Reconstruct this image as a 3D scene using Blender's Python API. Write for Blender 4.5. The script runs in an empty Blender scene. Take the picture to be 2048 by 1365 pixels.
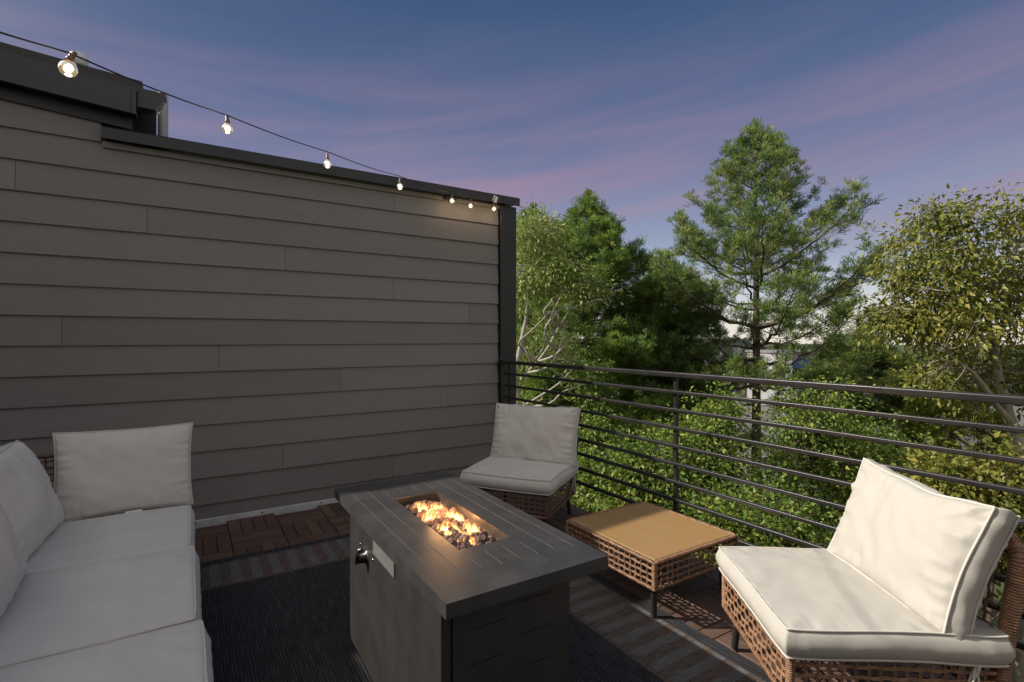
import bpy, math, random
import numpy as np
from mathutils import Vector, Matrix, Euler, noise as mnoise

SC = bpy.context.scene
COL = SC.collection
random.seed(7)
R = math.radians

# ------------------------------------------------------------------ camera
TH = math.atan2(1630, 1024)            # angle between the view and the siding wall
CT, ST = math.cos(TH), math.sin(TH)
EYE = 1.3
cam_d = bpy.data.cameras.new('camera')
cam = bpy.data.objects.new('camera', cam_d)
COL.objects.link(cam)
cam.location = (0, 0, EYE)
cam.rotation_euler = (R(90), 0, TH - R(90))
cam_d.sensor_width = 36
cam_d.lens = 18.0
cam_d.shift_y = -0.0022
cam_d.clip_start = 0.05
cam_d.clip_end = 3000
SC.camera = cam

# ------------------------------------------------------------------ sky, sun, exposure
SUN_TO = Vector((-1.15, 0.76, 1.0)).normalized()      # towards the sun
SUN_EL = math.asin(SUN_TO.z)
W = bpy.data.worlds.new('World')
SC.world = W
W.use_nodes = True
nt = W.node_tree
nt.nodes.clear()
N = nt.nodes.new
L = nt.links.new


def ramp_node(tree, stops, interp='LINEAR'):
    r = tree.nodes.new('ShaderNodeValToRGB')
    r.color_ramp.interpolation = interp
    e = r.color_ramp.elements
    while len(e) > 1:
        e.remove(e[-1])
    e[0].position = stops[0][0]
    e[0].color = (*stops[0][1], 1)
    for p, c in stops[1:]:
        k = e.new(p)
        k.color = (*c, 1)
    return r


def s2l(r, g, b):
    def f(v):
        v /= 255.0
        return v / 12.92 if v <= 0.04045 else ((v + 0.055) / 1.055) ** 2.4
    return (f(r), f(g), f(b))


out = N('ShaderNodeOutputWorld')
bg = N('ShaderNodeBackground')
tc = N('ShaderNodeTexCoord')
sep = N('ShaderNodeSeparateXYZ')
L(tc.outputs['Generated'], sep.inputs[0])
# dusk gradient over elevation (z = sine of the elevation)
grad = ramp_node(nt, [
    (0.0, s2l(238, 228, 212)), (0.03, s2l(234, 228, 220)), (0.075, s2l(204, 210, 217)), (0.14, s2l(160, 175, 196)),
    (0.20, s2l(141, 153, 182)), (0.29, s2l(126, 129, 162)), (0.37, s2l(103, 114, 150)),
    (0.45, s2l(80, 100, 138)), (0.55, s2l(60, 86, 125)), (1.0, s2l(50, 76, 116))])
L(sep.outputs['Z'], grad.inputs[0])
# pink cirrus streaks: long and thin, slightly climbing
vr = N('ShaderNodeVectorRotate')
vr.rotation_type = 'AXIS_ANGLE'
vr.inputs['Axis'].default_value = (CT, ST, 0)
vr.inputs['Angle'].default_value = R(7)
L(tc.outputs['Generated'], vr.inputs['Vector'])
mp = N('ShaderNodeMapping')
mp.inputs['Scale'].default_value = (1.6, 1.6, 15.0)
mp.inputs['Location'].default_value = (0.35, 0.1, 0.55)
L(vr.outputs[0], mp.inputs[0])
nz = N('ShaderNodeTexNoise')
nz.inputs['Scale'].default_value = 1.0
nz.inputs['Detail'].default_value = 3.5
nz.inputs['Roughness'].default_value = 0.55
nz.inputs['Distortion'].default_value = 0.35
L(mp.outputs[0], nz.inputs['Vector'])
st = ramp_node(nt, [(0.40, (0, 0, 0)), (0.74, (1, 1, 1))])
L(nz.outputs['Fac'], st.inputs[0])
band = ramp_node(nt, [(0.10, (0, 0, 0)), (0.22, (0.80, 0.80, 0.80)), (0.33, (0.72, 0.72, 0.72)), (0.40, (0.32, 0.32, 0.32)), (0.47, (0.08, 0.08, 0.08)), (0.75, (0.03, 0.03, 0.03))])
L(sep.outputs['Z'], band.inputs[0])
mul = N('ShaderNodeMath')
mul.operation = 'MULTIPLY'
L(st.outputs[0], mul.inputs[0])
L(band.outputs[0], mul.inputs[1])
mixs = N('ShaderNodeMix')
mixs.data_type = 'RGBA'
L(mul.outputs[0], mixs.inputs['Factor'])
L(grad.outputs[0], mixs.inputs['A'])
mixs.inputs['B'].default_value = (*s2l(168, 136, 158), 1)
# clear-air scattering of the low sun on top of it
sky = N('ShaderNodeTexSky')
sky.sky_type = 'NISHITA'
sky.sun_disc = False
sky.sun_elevation = SUN_EL
sky.sun_rotation = math.atan2(SUN_TO.x, SUN_TO.y)
SKY_K = 0.002
HAZE = (0.59, 0.57, 0.545)
GLOW = 2.6
addn = N('ShaderNodeMix')
addn.data_type = 'RGBA'
addn.blend_type = 'ADD'
addn.inputs['Factor'].default_value = SKY_K
L(mixs.outputs['Result'], addn.inputs['A'])
L(sky.outputs[0], addn.inputs['B'])
# away from the view the evening sky turns to pale even haze, and there is a bright hazy glow round the sun


def wmath(op, a, b=None, clamp=False):
    k = N('ShaderNodeMath')
    k.operation = op
    k.use_clamp = clamp
    for i, v in enumerate((a, b)):
        if v is None:
            continue
        if isinstance(v, (int, float)):
            k.inputs[i].default_value = v
        else:
            L(v, k.inputs[i])
    return k.outputs[0]


def wdot(vec):
    k = N('ShaderNodeVectorMath')
    k.operation = 'DOT_PRODUCT'
    L(tc.outputs['Generated'], k.inputs[0])
    k.inputs[1].default_value = vec
    return k.outputs['Value']


back = N('ShaderNodeMapRange')
back.interpolation_type = 'SMOOTHSTEP'
back.inputs['From Min'].default_value = -0.55
back.inputs['From Max'].default_value = 0.75
back.inputs['To Max'].default_value = 0.9
L(wdot((-CT, -ST, 0.0)), back.inputs['Value'])
mixb = N('ShaderNodeMix')
mixb.data_type = 'RGBA'
L(back.outputs[0], mixb.inputs['Factor'])
L(addn.outputs['Result'], mixb.inputs['A'])
mixb.inputs['B'].default_value = (*HAZE, 1)
glow = wmath('MULTIPLY', wmath('POWER', wmath('MAXIMUM', wdot(tuple(SUN_TO)), 0.0), 16.0), GLOW)
gcol = N('ShaderNodeVectorMath')
gcol.operation = 'SCALE'
gcol.inputs[0].default_value = (1.0, 0.88, 0.70)
L(glow, gcol.inputs['Scale'])
addg = N('ShaderNodeVectorMath')
addg.operation = 'ADD'
L(mixb.outputs['Result'], addg.inputs[0])
L(gcol.outputs[0], addg.inputs[1])
L(addg.outputs[0], bg.inputs['Color'])
bg.inputs['Strength'].default_value = 1.0
L(bg.outputs[0], out.inputs['Surface'])

sun_d = bpy.data.lights.new('sun', 'SUN')
sun_d.energy = 5.0
sun_d.angle = R(0.6)
sun_d.color = (1.0, 0.925, 0.82)
sun = bpy.data.objects.new('sun', sun_d)
COL.objects.link(sun)
sun.rotation_euler = SUN_TO.to_track_quat('Z', 'Y').to_euler()
sun.location = (0, 0, 20)

SC.view_settings.view_transform = 'Standard'
SC.view_settings.look = 'None'
SC.view_settings.exposure = 0.0
SC.view_settings.gamma = 1.0
SC.view_settings.use_curve_mapping = False


def at(px, py, d):
    """point seen at photo pixel (2048 wide) px, py at depth d"""
    a = (px - 1024) / 1024.0
    b = (678 - py) / 1024.0
    return Vector(((CT + ST * a) * d, (ST - CT * a) * d, EYE + b * d))


# ------------------------------------------------------------------ materials
MATS = {}


def new_mat(name):
    m = bpy.data.materials.new(name)
    m.use_nodes = True
    m.node_tree.nodes.clear()
    MATS[name] = m
    return m, m.node_tree


def mat(name, col, rough=0.6, var=0.12, scale=6.0, bump=0.0, bscale=60.0, metal=0.0, stretch=(1, 1, 1), spec=0.5,
        dirt=None, dirt_amt=0.0, dirt_scale=2.0, coat=0.0, perobj=0.0, rvar=0.0):
    m, t = new_mat(name)
    n, l = t.nodes.new, t.links.new
    o = n('ShaderNodeOutputMaterial')
    b = n('ShaderNodeBsdfPrincipled')
    l(b.outputs[0], o.inputs[0])
    c = n('ShaderNodeTexCoord')
    mp_ = n('ShaderNodeMapping')
    mp_.inputs['Scale'].default_value = stretch
    l(c.outputs['Object'], mp_.inputs[0])
    no = n('ShaderNodeTexNoise')
    no.inputs['Scale'].default_value = scale
    no.inputs['Detail'].default_value = 6
    no.inputs['Roughness'].default_value = 0.6
    l(mp_.outputs[0], no.inputs['Vector'])
    lo = tuple(max(0, v * (1 - var)) for v in col)
    hi = tuple(v * (1 + var) for v in col)
    r = ramp_node(t, [(0.3, lo), (0.7, hi)])
    l(no.outputs['Fac'], r.inputs[0])
    last = r.outputs[0]
    if dirt is not None:
        n2 = n('ShaderNodeTexNoise')
        n2.inputs['Scale'].default_value = dirt_scale
        n2.inputs['Detail'].default_value = 8
        n2.inputs['Roughness'].default_value = 0.65
        l(c.outputs['Object'], n2.inputs['Vector'])
        r2 = ramp_node(t, [(0.45, (0, 0, 0)), (0.75, (dirt_amt,) * 3)])
        l(n2.outputs['Fac'], r2.inputs[0])
        mx = n('ShaderNodeMix')
        mx.data_type = 'RGBA'
        l(r2.outputs[0], mx.inputs['Factor'])
        l(last, mx.inputs['A'])
        mx.inputs['B'].default_value = (*dirt, 1)
        last = mx.outputs['Result']
    if perobj:
        oi = n('ShaderNodeObjectInfo')
        mr = n('ShaderNodeMapRange')
        mr.inputs['To Min'].default_value = 1 - perobj
        mr.inputs['To Max'].default_value = 1 + perobj
        l(oi.outputs['Random'], mr.inputs['Value'])
        vm = n('ShaderNodeVectorMath')
        vm.operation = 'SCALE'
        l(last, vm.inputs[0])
        l(mr.outputs[0], vm.inputs['Scale'])
        last = vm.outputs[0]
    l(last, b.inputs['Base Color'])
    b.inputs['Roughness'].default_value = rough
    if rvar:
        mr2 = n('ShaderNodeMapRange')
        mr2.inputs['To Min'].default_value = max(0.02, rough - rvar)
        mr2.inputs['To Max'].default_value = min(1, rough + rvar)
        l(no.outputs['Fac'], mr2.inputs['Value'])
        l(mr2.outputs[0], b.inputs['Roughness'])
    b.inputs['Metallic'].default_value = metal
    b.inputs['Specular IOR Level'].default_value = spec
    b.inputs['Coat Weight'].default_value = coat
    if bump:
        nb = n('ShaderNodeTexNoise')
        nb.inputs['Scale'].default_value = bscale
        nb.inputs['Detail'].default_value = 4
        l(mp_.outputs[0], nb.inputs['Vector'])
        bp = n('ShaderNodeBump')
        bp.inputs['Strength'].default_value = bump
        bp.inputs['Distance'].default_value = 0.01
        l(nb.outputs['Fac'], bp.inputs['Height'])
        l(bp.outputs[0], b.inputs['Normal'])
    return m


def leaf_mat(name, stops, transl=0.35, rough=0.5, patch=0.5, pscale=1.2):
    """foliage: colour differs leaf by leaf and in broad patches; light passes through the leaves"""
    m, t = new_mat(name)
    n, l = t.nodes.new, t.links.new
    o = n('ShaderNodeOutputMaterial')
    g = n('ShaderNodeNewGeometry')
    c = n('ShaderNodeTexCoord')
    no = n('ShaderNodeTexNoise')
    no.inputs['Scale'].default_value = pscale
    no.inputs['Detail'].default_value = 3
    l(c.outputs['Object'], no.inputs['Vector'])
    mx = n('ShaderNodeMix')
    mx.inputs['Factor'].default_value = patch
    l(g.outputs['Random Per Island'], mx.inputs['A'])
    l(no.outputs['Fac'], mx.inputs['B'])
    r = ramp_node(t, stops)
    l(mx.outputs['Result'], r.inputs[0])
    b = n('ShaderNodeBsdfPrincipled')
    b.inputs['Roughness'].default_value = rough
    b.inputs['Specular IOR Level'].default_value = 0.35
    l(r.outputs[0], b.inputs['Base Color'])
    tr = n('ShaderNodeBsdfTranslucent')
    l(r.outputs[0], tr.inputs['Color'])
    ms = n('ShaderNodeMixShader')
    ms.inputs[0].default_value = transl
    l(b.outputs[0], ms.inputs[1])
    l(tr.outputs[0], ms.inputs[2])
    l(ms.outputs[0], o.inputs[0])
    return m


def emit_mat(name, col, strength):
    m, t = new_mat(name)
    n, l = t.nodes.new, t.links.new
    o = n('ShaderNodeOutputMaterial')
    e = n('ShaderNodeEmission')
    e.inputs['Color'].default_value = (*col, 1)
    e.inputs['Strength'].default_value = strength
    l(e.outputs[0], o.inputs[0])
    return m


M_SIDING = mat('siding_paint', (0.228, 0.210, 0.202), 0.62, 0.07, 3, 0.18, 14, stretch=(1.2, 1, 22), perobj=0.07,
               dirt=(0.185, 0.17, 0.162), dirt_amt=0.35, dirt_scale=1.3)
M_FRIEZE = mat('frieze_paint', (0.22, 0.205, 0.19), 0.6, 0.05, 5, 0.1, 40)
M_BLACKTRIM = mat('black_trim', (0.018, 0.017, 0.018), 0.42, 0.2, 5, 0.05, 80)
M_CAP = mat('coping_metal', (0.022, 0.022, 0.024), 0.38, 0.2, 4, 0.03, 30, dirt=(0.05, 0.05, 0.05), dirt_amt=0.4)
M_FASCIA = mat('fascia_metal', (0.05, 0.049, 0.052), 0.5, 0.12, 5, 0.03, 30)
M_ROOFTOP = mat('roof_edge_metal', (0.035, 0.032, 0.03), 0.5, 0.15, 5)
M_SOFFIT = mat('soffit_black', (0.012, 0.012, 0.013), 0.6, 0.2, 5)
M_WHITEMEM = mat('white_membrane', (0.6, 0.6, 0.6), 0.5, 0.06, 4, 0.1, 30, dirt=(0.2, 0.19, 0.18), dirt_amt=0.5, dirt_scale=6)
M_PIPE = mat('pale_pipe', (0.42, 0.44, 0.42), 0.35, 0.05, 5)
M_SLAT = mat('deck_slat_brown', (0.125, 0.074, 0.055), 0.6, 0.3, 9, 0.3, 40, stretch=(0.7, 14, 4), perobj=0.28,
             dirt=(0.07, 0.045, 0.033), dirt_amt=0.7, dirt_scale=4)
M_BASE = mat('deck_underlay', (0.02, 0.018, 0.017), 0.8, 0.2, 5)
M_RAIL = mat('railing_black', (0.024, 0.022, 0.022), 0.30, 0.2, 8, 0.04, 120, rvar=0.08)
M_FIRE = mat('firepit_coat', (0.036, 0.0345, 0.033), 0.42, 0.1, 9, 0.04, 300, dirt=(0.09, 0.085, 0.08), dirt_amt=0.25, dirt_scale=5, rvar=0.1)
M_FIRETOP = mat('firepit_top_coat', (0.040, 0.040, 0.041), 0.48, 0.16, 14, 0.05, 300, dirt=(0.11, 0.098, 0.094), dirt_amt=0.42, dirt_scale=3.2, rvar=0.12)
M_GROOVE = mat('groove_glint', (0.08, 0.076, 0.073), 0.7, 0.3, 40)  # paler grey puts the sun glint of the top grooves into their colour
M_GROOVED = mat('groove_dark', (0.02, 0.018, 0.017), 0.7, 0.3, 40)
M_STEEL = mat('burner_steel', (0.42, 0.36, 0.32), 0.3, 0.2, 10, metal=0.85, dirt=(0.2, 0.12, 0.07), dirt_amt=0.6, dirt_scale=9)
M_PLATE = mat('silver_plate', (0.55, 0.55, 0.54), 0.32, 0.1, 30, 0.05, 60, metal=0.7)
M_CHROME = mat('chrome', (0.6, 0.6, 0.6), 0.15, 0.05, 5, metal=1.0)
M_KNOB = mat('knob_plastic', (0.012, 0.012, 0.012), 0.3, 0.1, 5)
M_ROCK = mat('lava_rock', (0.40, 0.25, 0.215), 0.9, 0.45, 50, 0.9, 160, perobj=0.35)
M_FABRIC = mat('cushion_fabric_sunlit', (0.50, 0.478, 0.435), 0.85, 0.025, 5, 0.10, 420, spec=0.25, dirt=(0.44, 0.415, 0.37), dirt_amt=0.22, dirt_scale=3)  # copy of the cushion fabric toned down for the sunlit chair
M_FABRIC_B = mat('cushion_fabric_shaded', (0.655, 0.636, 0.602), 0.85, 0.025, 5, 0.10, 420, spec=0.25, dirt=(0.57, 0.55, 0.52), dirt_amt=0.2, dirt_scale=3)  # same fabric lightened for the shaded seats, fill light put into its colour
M_PIPING = mat('cushion_piping', (0.62, 0.595, 0.54), 0.8, 0.03, 20, spec=0.25)
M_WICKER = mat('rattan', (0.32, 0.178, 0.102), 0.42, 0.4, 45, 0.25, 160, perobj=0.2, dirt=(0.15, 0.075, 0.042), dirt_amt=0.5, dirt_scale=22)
M_WICKERD = mat('rattan_shaded', (0.19, 0.112, 0.085), 0.45, 0.4, 45, 0.25, 160, perobj=0.2, dirt=(0.06, 0.03, 0.02), dirt_amt=0.5, dirt_scale=22)  # same rattan darkened for the shaded seats, shade put into its colour
M_LEG = mat('leg_metal', (0.03, 0.029, 0.028), 0.4, 0.15, 8)
M_GROUND = mat('ground_soil', (0.10, 0.09, 0.07), 0.95, 0.4, 0.3, 0.4, 3)
M_ASPHALT = mat('lot_paving', (0.15, 0.148, 0.146), 0.9, 0.2, 0.6, 0.2, 8)
M_GRASS = mat('lawn', (0.06, 0.085, 0.025), 0.95, 0.35, 0.8, 0.4, 12)
M_BARKP = mat('pine_bark', (0.10, 0.075, 0.058), 0.95, 0.45, 9, 0.9, 16, stretch=(1, 1, 0.35))
M_BARKG = mat('pale_bark', (0.33, 0.28, 0.22), 0.9, 0.3, 9, 0.6, 22, stretch=(1, 1, 0.4))
M_BARKW = mat('bare_bark', (0.36, 0.33, 0.29), 0.85, 0.25, 9, 0.4, 22)
M_BRASS = mat('socket_brown', (0.20, 0.11, 0.06), 0.45, 0.3, 30)
M_WIRE = mat('wire_black', (0.012, 0.012, 0.012), 0.5, 0.1, 30)
M_BWALL = mat('far_wall', (0.34, 0.34, 0.35), 0.8, 0.05, 1)
M_BBLUE = mat('far_blue', (0.06, 0.11, 0.25), 0.6, 0.15, 1)
M_BGLASS = mat('far_glass', (0.05, 0.06, 0.08), 0.15, 0.1, 1)
M_BROOF = mat('far_roof', (0.2, 0.2, 0.2), 0.8, 0.1, 1)
M_TAG = mat('white_tag', (0.8, 0.8, 0.8), 0.5, 0.03, 5)

M_PINE = leaf_mat('pine_needles', [(0.15, (0.041, 0.099, 0.037)), (0.40, (0.113, 0.206, 0.063)), (0.58, (0.254, 0.335, 0.087)), (0.80, (0.449, 0.471, 0.125)), (0.95, (0.401, 0.266, 0.107))], 0.38, 0.55, 0.55, 0.9)
M_PINED = leaf_mat('dark_pine_needles', [(0.15, (0.055, 0.114, 0.033)), (0.45, (0.125, 0.232, 0.053)), (0.65, (0.284, 0.382, 0.067)), (0.85, (0.508, 0.519, 0.095))], 0.38, 0.55, 0.55, 0.8)
M_CEDAR = leaf_mat('cedar_sprays', [(0.20, (0.058, 0.106, 0.032)), (0.50, (0.134, 0.188, 0.047)), (0.85, (0.293, 0.329, 0.059))], 0.25, 0.6, 0.6, 1.1)
M_LIME = leaf_mat('lime_sprays', [(0.20, (0.075, 0.112, 0.013)), (0.55, (0.188, 0.225, 0.022)), (0.85, (0.325, 0.338, 0.037))], 0.3, 0.6, 0.6, 1.1)
M_AUTUMN = leaf_mat('autumn_leaves', [(0.12, (0.073, 0.114, 0.024)), (0.40, (0.175, 0.207, 0.040)), (0.62, (0.309, 0.298, 0.061)), (0.82, (0.403, 0.337, 0.083)), (0.97, (0.403, 0.214, 0.077))], 0.35, 0.42, 0.5, 0.8)
M_LOCUST = leaf_mat('pale_leaves', [(0.12, (0.096, 0.181, 0.042)), (0.40, (0.220, 0.310, 0.073)), (0.65, (0.383, 0.424, 0.123)), (0.85, (0.520, 0.488, 0.248)), (0.97, (0.466, 0.278, 0.207))], 0.35, 0.38, 0.5, 0.8)
M_VINE = leaf_mat('vine_leaves', [(0.12, (0.058, 0.120, 0.026)), (0.45, (0.163, 0.258, 0.050)), (0.70, (0.307, 0.370, 0.068)), (0.88, (0.499, 0.462, 0.090)), (0.98, (0.806, 0.499, 0.068))], 0.35, 0.4, 0.5, 0.7)
M_FAR = leaf_mat('far_leaves', [(0.20, (0.039, 0.065, 0.021)), (0.55, (0.085, 0.117, 0.033)), (0.85, (0.156, 0.156, 0.046))], 0.2, 0.7, 0.6, 0.2)


def glass_mat(name):
    m, t = new_mat(name)
    n, l = t.nodes.new, t.links.new
    o = n('ShaderNodeOutputMaterial')
    tr = n('ShaderNodeBsdfTransparent')
    tr.inputs['Color'].default_value = (0.97, 0.96, 0.94, 1)
    gl = n('ShaderNodeBsdfGlossy')
    gl.inputs['Roughness'].default_value = 0.03
    fr = n('ShaderNodeLayerWeight')
    fr.inputs['Blend'].default_value = 0.35
    mx = n('ShaderNodeMixShader')
    l(fr.outputs['Fresnel'], mx.inputs[0])
    l(tr.outputs[0], mx.inputs[1])
    l(gl.outputs[0], mx.inputs[2])
    em = n('ShaderNodeEmission')          # the lit globe scatters a little of its own light
    em.inputs['Color'].default_value = (1.0, 0.78, 0.45, 1)
    em.inputs['Strength'].default_value = 0.3
    ad = n('ShaderNodeAddShader')
    l(mx.outputs[0], ad.inputs[0])
    l(em.outputs[0], ad.inputs[1])
    l(ad.outputs[0], o.inputs[0])
    return m


M_GLASS = glass_mat('bulb_glass')
M_FILAMENT = emit_mat('filament', (1.0, 0.74, 0.36), 14)


def table_glass():
    """amber glass plate over a woven top"""
    m, t = new_mat('amber_table_top')
    n, l = t.nodes.new, t.links.new
    o = n('ShaderNodeOutputMaterial')
    b = n('ShaderNodeBsdfPrincipled')
    c = n('ShaderNodeTexCoord')
    w = n('ShaderNodeTexWave')
    w.wave_type = 'BANDS'
    w.bands_direction = 'Y'
    w.inputs['Scale'].default_value = 9
    w.inputs['Distortion'].default_value = 5.0
    w.inputs['Detail'].default_value = 3
    w.inputs['Detail Scale'].default_value = 1.2
    l(c.outputs['Object'], w.inputs['Vector'])
    r = ramp_node(t, [(0.0, (0.365, 0.215, 0.082)), (1.0, (0.395, 0.236, 0.094))])
    l(w.outputs['Fac'], r.inputs[0])
    l(r.outputs[0], b.inputs['Base Color'])
    b.inputs['Roughness'].default_value = 0.36
    b.inputs['Coat Weight'].default_value = 0.25
    b.inputs['Coat Roughness'].default_value = 0.06
    l(b.outputs[0], o.inputs[0])
    return m


M_AMBER = table_glass()


def flame_mat():
    m, t = new_mat('flame')
    n, l = t.nodes.new, t.links.new

    def mth(op, a, b=None, clamp=False):
        k = n('ShaderNodeMath')
        k.operation = op
        k.use_clamp = clamp
        for i, v in enumerate((a, b)):
            if v is None:
                continue
            if isinstance(v, (int, float)):
                k.inputs[i].default_value = v
            else:
                l(v, k.inputs[i])
        return k.outputs[0]
    o = n('ShaderNodeOutputMaterial')
    c = n('ShaderNodeTexCoord')
    g = n('ShaderNodeSeparateXYZ')
    l(c.outputs['Generated'], g.inputs[0])
    gx = mth('SUBTRACT', mth('MULTIPLY', g.outputs['X'], 2.0), 1.0)
    gy = mth('SUBTRACT', mth('MULTIPLY', g.outputs['Y'], 2.0), 1.0)
    rad = mth('ADD', mth('MULTIPLY', gx, gx), mth('MULTIPLY', gy, gy))
    mp_ = n('ShaderNodeMapping')
    mp_.inputs['Scale'].default_value = (84, 66, 30)
    l(c.outputs['Object'], mp_.inputs[0])
    no = n('ShaderNodeTexNoise')
    no.inputs['Scale'].default_value = 1.0
    no.inputs['Detail'].default_value = 3.0
    no.inputs['Distortion'].default_value = 0.9
    l(mp_.outputs[0], no.inputs['Vector'])
    # strong at the foot, thinning out in licks towards the top and the sides
    val = mth('SUBTRACT', mth('SUBTRACT', mth('MULTIPLY', no.outputs['Fac'], 2.6), mth('MULTIPLY', g.outputs['Z'], 1.15)), mth('MULTIPLY', rad, 0.55))
    val = mth('SUBTRACT', val, 0.60, True)
    ramp = ramp_node(t, [(0.0, (1.0, 0.16, 0.02)), (0.25, (1.0, 0.42, 0.09)), (0.6, (1.0, 0.60, 0.20)), (1.0, (1.0, 0.80, 0.44))])
    l(val, ramp.inputs[0])
    e = n('ShaderNodeEmission')
    l(ramp.outputs[0], e.inputs['Color'])
    l(mth('MULTIPLY', mth('POWER', val, 1.35), 190.0), e.inputs['Strength'])
    l(e.outputs[0], o.inputs['Volume'])
    return m


M_FLAME = flame_mat()


# rug: flat-woven, black field, black edge binding, brown/grey striped border band
RUG = dict(x0=-1.35, x1=1.905, y0=-0.75, y1=3.455)


def rug_mat():
    m, t = new_mat('rug_weave')
    n, l = t.nodes.new, t.links.new

    def mth(op, a, b=None, c=None):
        k = n('ShaderNodeMath')
        k.operation = op
        for i, v in enumerate((a, b, c)):
            if v is None:
                continue
            if isinstance(v, (int, float)):
                k.inputs[i].default_value = v
            else:
                l(v, k.inputs[i])
        return k.outputs[0]
    o = n('ShaderNodeOutputMaterial')
    b = n('ShaderNodeBsdfPrincipled')
    l(b.outputs[0], o.inputs[0])
    c = n('ShaderNodeTexCoord')
    s = n('ShaderNodeSeparateXYZ')
    l(c.outputs['Object'], s.inputs[0])
    x, y = s.outputs['X'], s.outputs['Y']
    dx = mth('MINIMUM', mth('SUBTRACT', x, RUG['x0']), mth('SUBTRACT', RUG['x1'], x))
    dy = mth('MINIMUM', mth('SUBTRACT', y, RUG['y0']), mth('SUBTRACT', RUG['y1'], y))
    dist = mth('MINIMUM', dx, dy)
    in_band = mth('MULTIPLY', mth('GREATER_THAN', dist, 0.068), mth('LESS_THAN', dist, 0.39))
    inner_line = mth('MULTIPLY', mth('GREATER_THAN', dist, 0.365), mth('LESS_THAN', dist, 0.39))
    on_side = mth('LESS_THAN', dx, dy)          # side bands run along y, end bands along x
    along = n('ShaderNodeMix')
    l(on_side, along.inputs['Factor'])
    l(x, along.inputs['A'])
    l(y, along.inputs['B'])
    across = n('ShaderNodeMix')
    l(on_side, across.inputs['Factor'])
    l(y, across.inputs['A'])
    l(x, across.inputs['B'])
    no = n('ShaderNodeTexNoise')
    no.inputs['Scale'].default_value = 9
    no.inputs['Detail'].default_value = 3
    l(c.outputs['Object'], no.inputs['Vector'])
    wob = mth('MULTIPLY_ADD', no.outputs['Fac'], 0.02, along.outputs['Result'])
    fr = mth('FRACT', mth('DIVIDE', wob, 0.1))
    grey = mth('LESS_THAN', fr, 0.47)
    # yarn streaks along each bar
    n2 = n('ShaderNodeTexNoise')
    n2.inputs['Scale'].default_value = 1.0
    n2.inputs['Detail'].default_value = 2
    cmb = n('ShaderNodeCombineXYZ')
    l(mth('MULTIPLY', along.outputs['Result'], 260), cmb.inputs[0])
    l(mth('MULTIPLY', across.outputs['Result'], 14), cmb.inputs[1])
    l(cmb.outputs[0], n2.inputs['Vector'])
    brown = ramp_node(t, [(0.3, (0.045, 0.035, 0.030)), (0.7, (0.16, 0.118, 0.096))])
    l(n2.outputs['Fac'], brown.inputs[0])
    # herring-like grey weave
    wv = mth('SINE', mth('MULTIPLY', mth('ADD', along.outputs['Result'], mth('MULTIPLY', across.outputs['Result'], 0.8)), 900))
    gcol = ramp_node(t, [(0.0, (0.04, 0.04, 0.042)), (0.6, (0.125, 0.124, 0.126)), (1.0, (0.24, 0.24, 0.24))])
    l(mth('MULTIPLY_ADD', wv, 0.4, n2.outputs['Fac']), gcol.inputs[0])
    bandc = n('ShaderNodeMix')
    bandc.data_type = 'RGBA'
    l(mth('MULTIPLY', grey, mth('SUBTRACT', 1.0, inner_line)), bandc.inputs['Factor'])
    l(brown.outputs[0], bandc.inputs['A'])
    l(gcol.outputs[0], bandc.inputs['B'])
    # dark field with fine ribs along y and pale flecks
    rib = mth('SINE', mth('MULTIPLY', x, 2 * math.pi / 0.0125))
    n3 = n('ShaderNodeTexNoise')
    n3.inputs['Scale'].default_value = 1.0
    n3.inputs['Detail'].default_value = 3
    cm3 = n('ShaderNodeCombineXYZ')
    l(mth('MULTIPLY', x, 150), cm3.inputs[0])
    l(mth('MULTIPLY', y, 9), cm3.inputs[1])
    l(cm3.outputs[0], n3.inputs['Vector'])
    vor = n('ShaderNodeTexVoronoi')
    vor.inputs['Scale'].default_value = 1.0
    vm = n('ShaderNodeCombineXYZ')
    l(mth('MULTIPLY', x, 105), vm.inputs[0])
    l(mth('MULTIPLY', y, 150), vm.inputs[1])
    l(vm.outputs[0], vor.inputs['Vector'])
    vor.inputs['Randomness'].default_value = 0.25
    fleck = mth('LESS_THAN', vor.outputs['Distance'], 0.2)
    dark = ramp_node(t, [(0.36, (0.006, 0.0065, 0.008)), (0.55, (0.022, 0.0235, 0.028)), (0.75, (0.06, 0.062, 0.07))])
    l(mth('MULTIPLY_ADD', rib, 0.12, n3.outputs['Fac']), dark.inputs[0])
    fl = n('ShaderNodeMix')
    fl.data_type = 'RGBA'
    l(mth('MULTIPLY', fleck, 0.55), fl.inputs['Factor'])
    l(dark.outputs[0], fl.inputs['A'])
    fl.inputs['B'].default_value = (0.11, 0.105, 0.10, 1)
    fin = n('ShaderNodeMix')
    fin.data_type = 'RGBA'
    l(in_band, fin.inputs['Factor'])
    l(fl.outputs['Result'], fin.inputs['A'])
    l(bandc.outputs['Result'], fin.inputs['B'])
    l(fin.outputs['Result'], b.inputs['Base Color'])
    b.inputs['Roughness'].default_value = 0.85
    bp = n('ShaderNodeBump')
    bp.inputs['Strength'].default_value = 0.5
    bp.inputs['Distance'].default_value = 0.003
    h = mth('ADD', mth('MULTIPLY', rib, 0.5), mth('SUBTRACT', 1.0, vor.outputs['Distance']))
    l(h, bp.inputs['Height'])
    l(bp.outputs[0], b.inputs['Normal'])
    return m


M_RUG = rug_mat()


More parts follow.
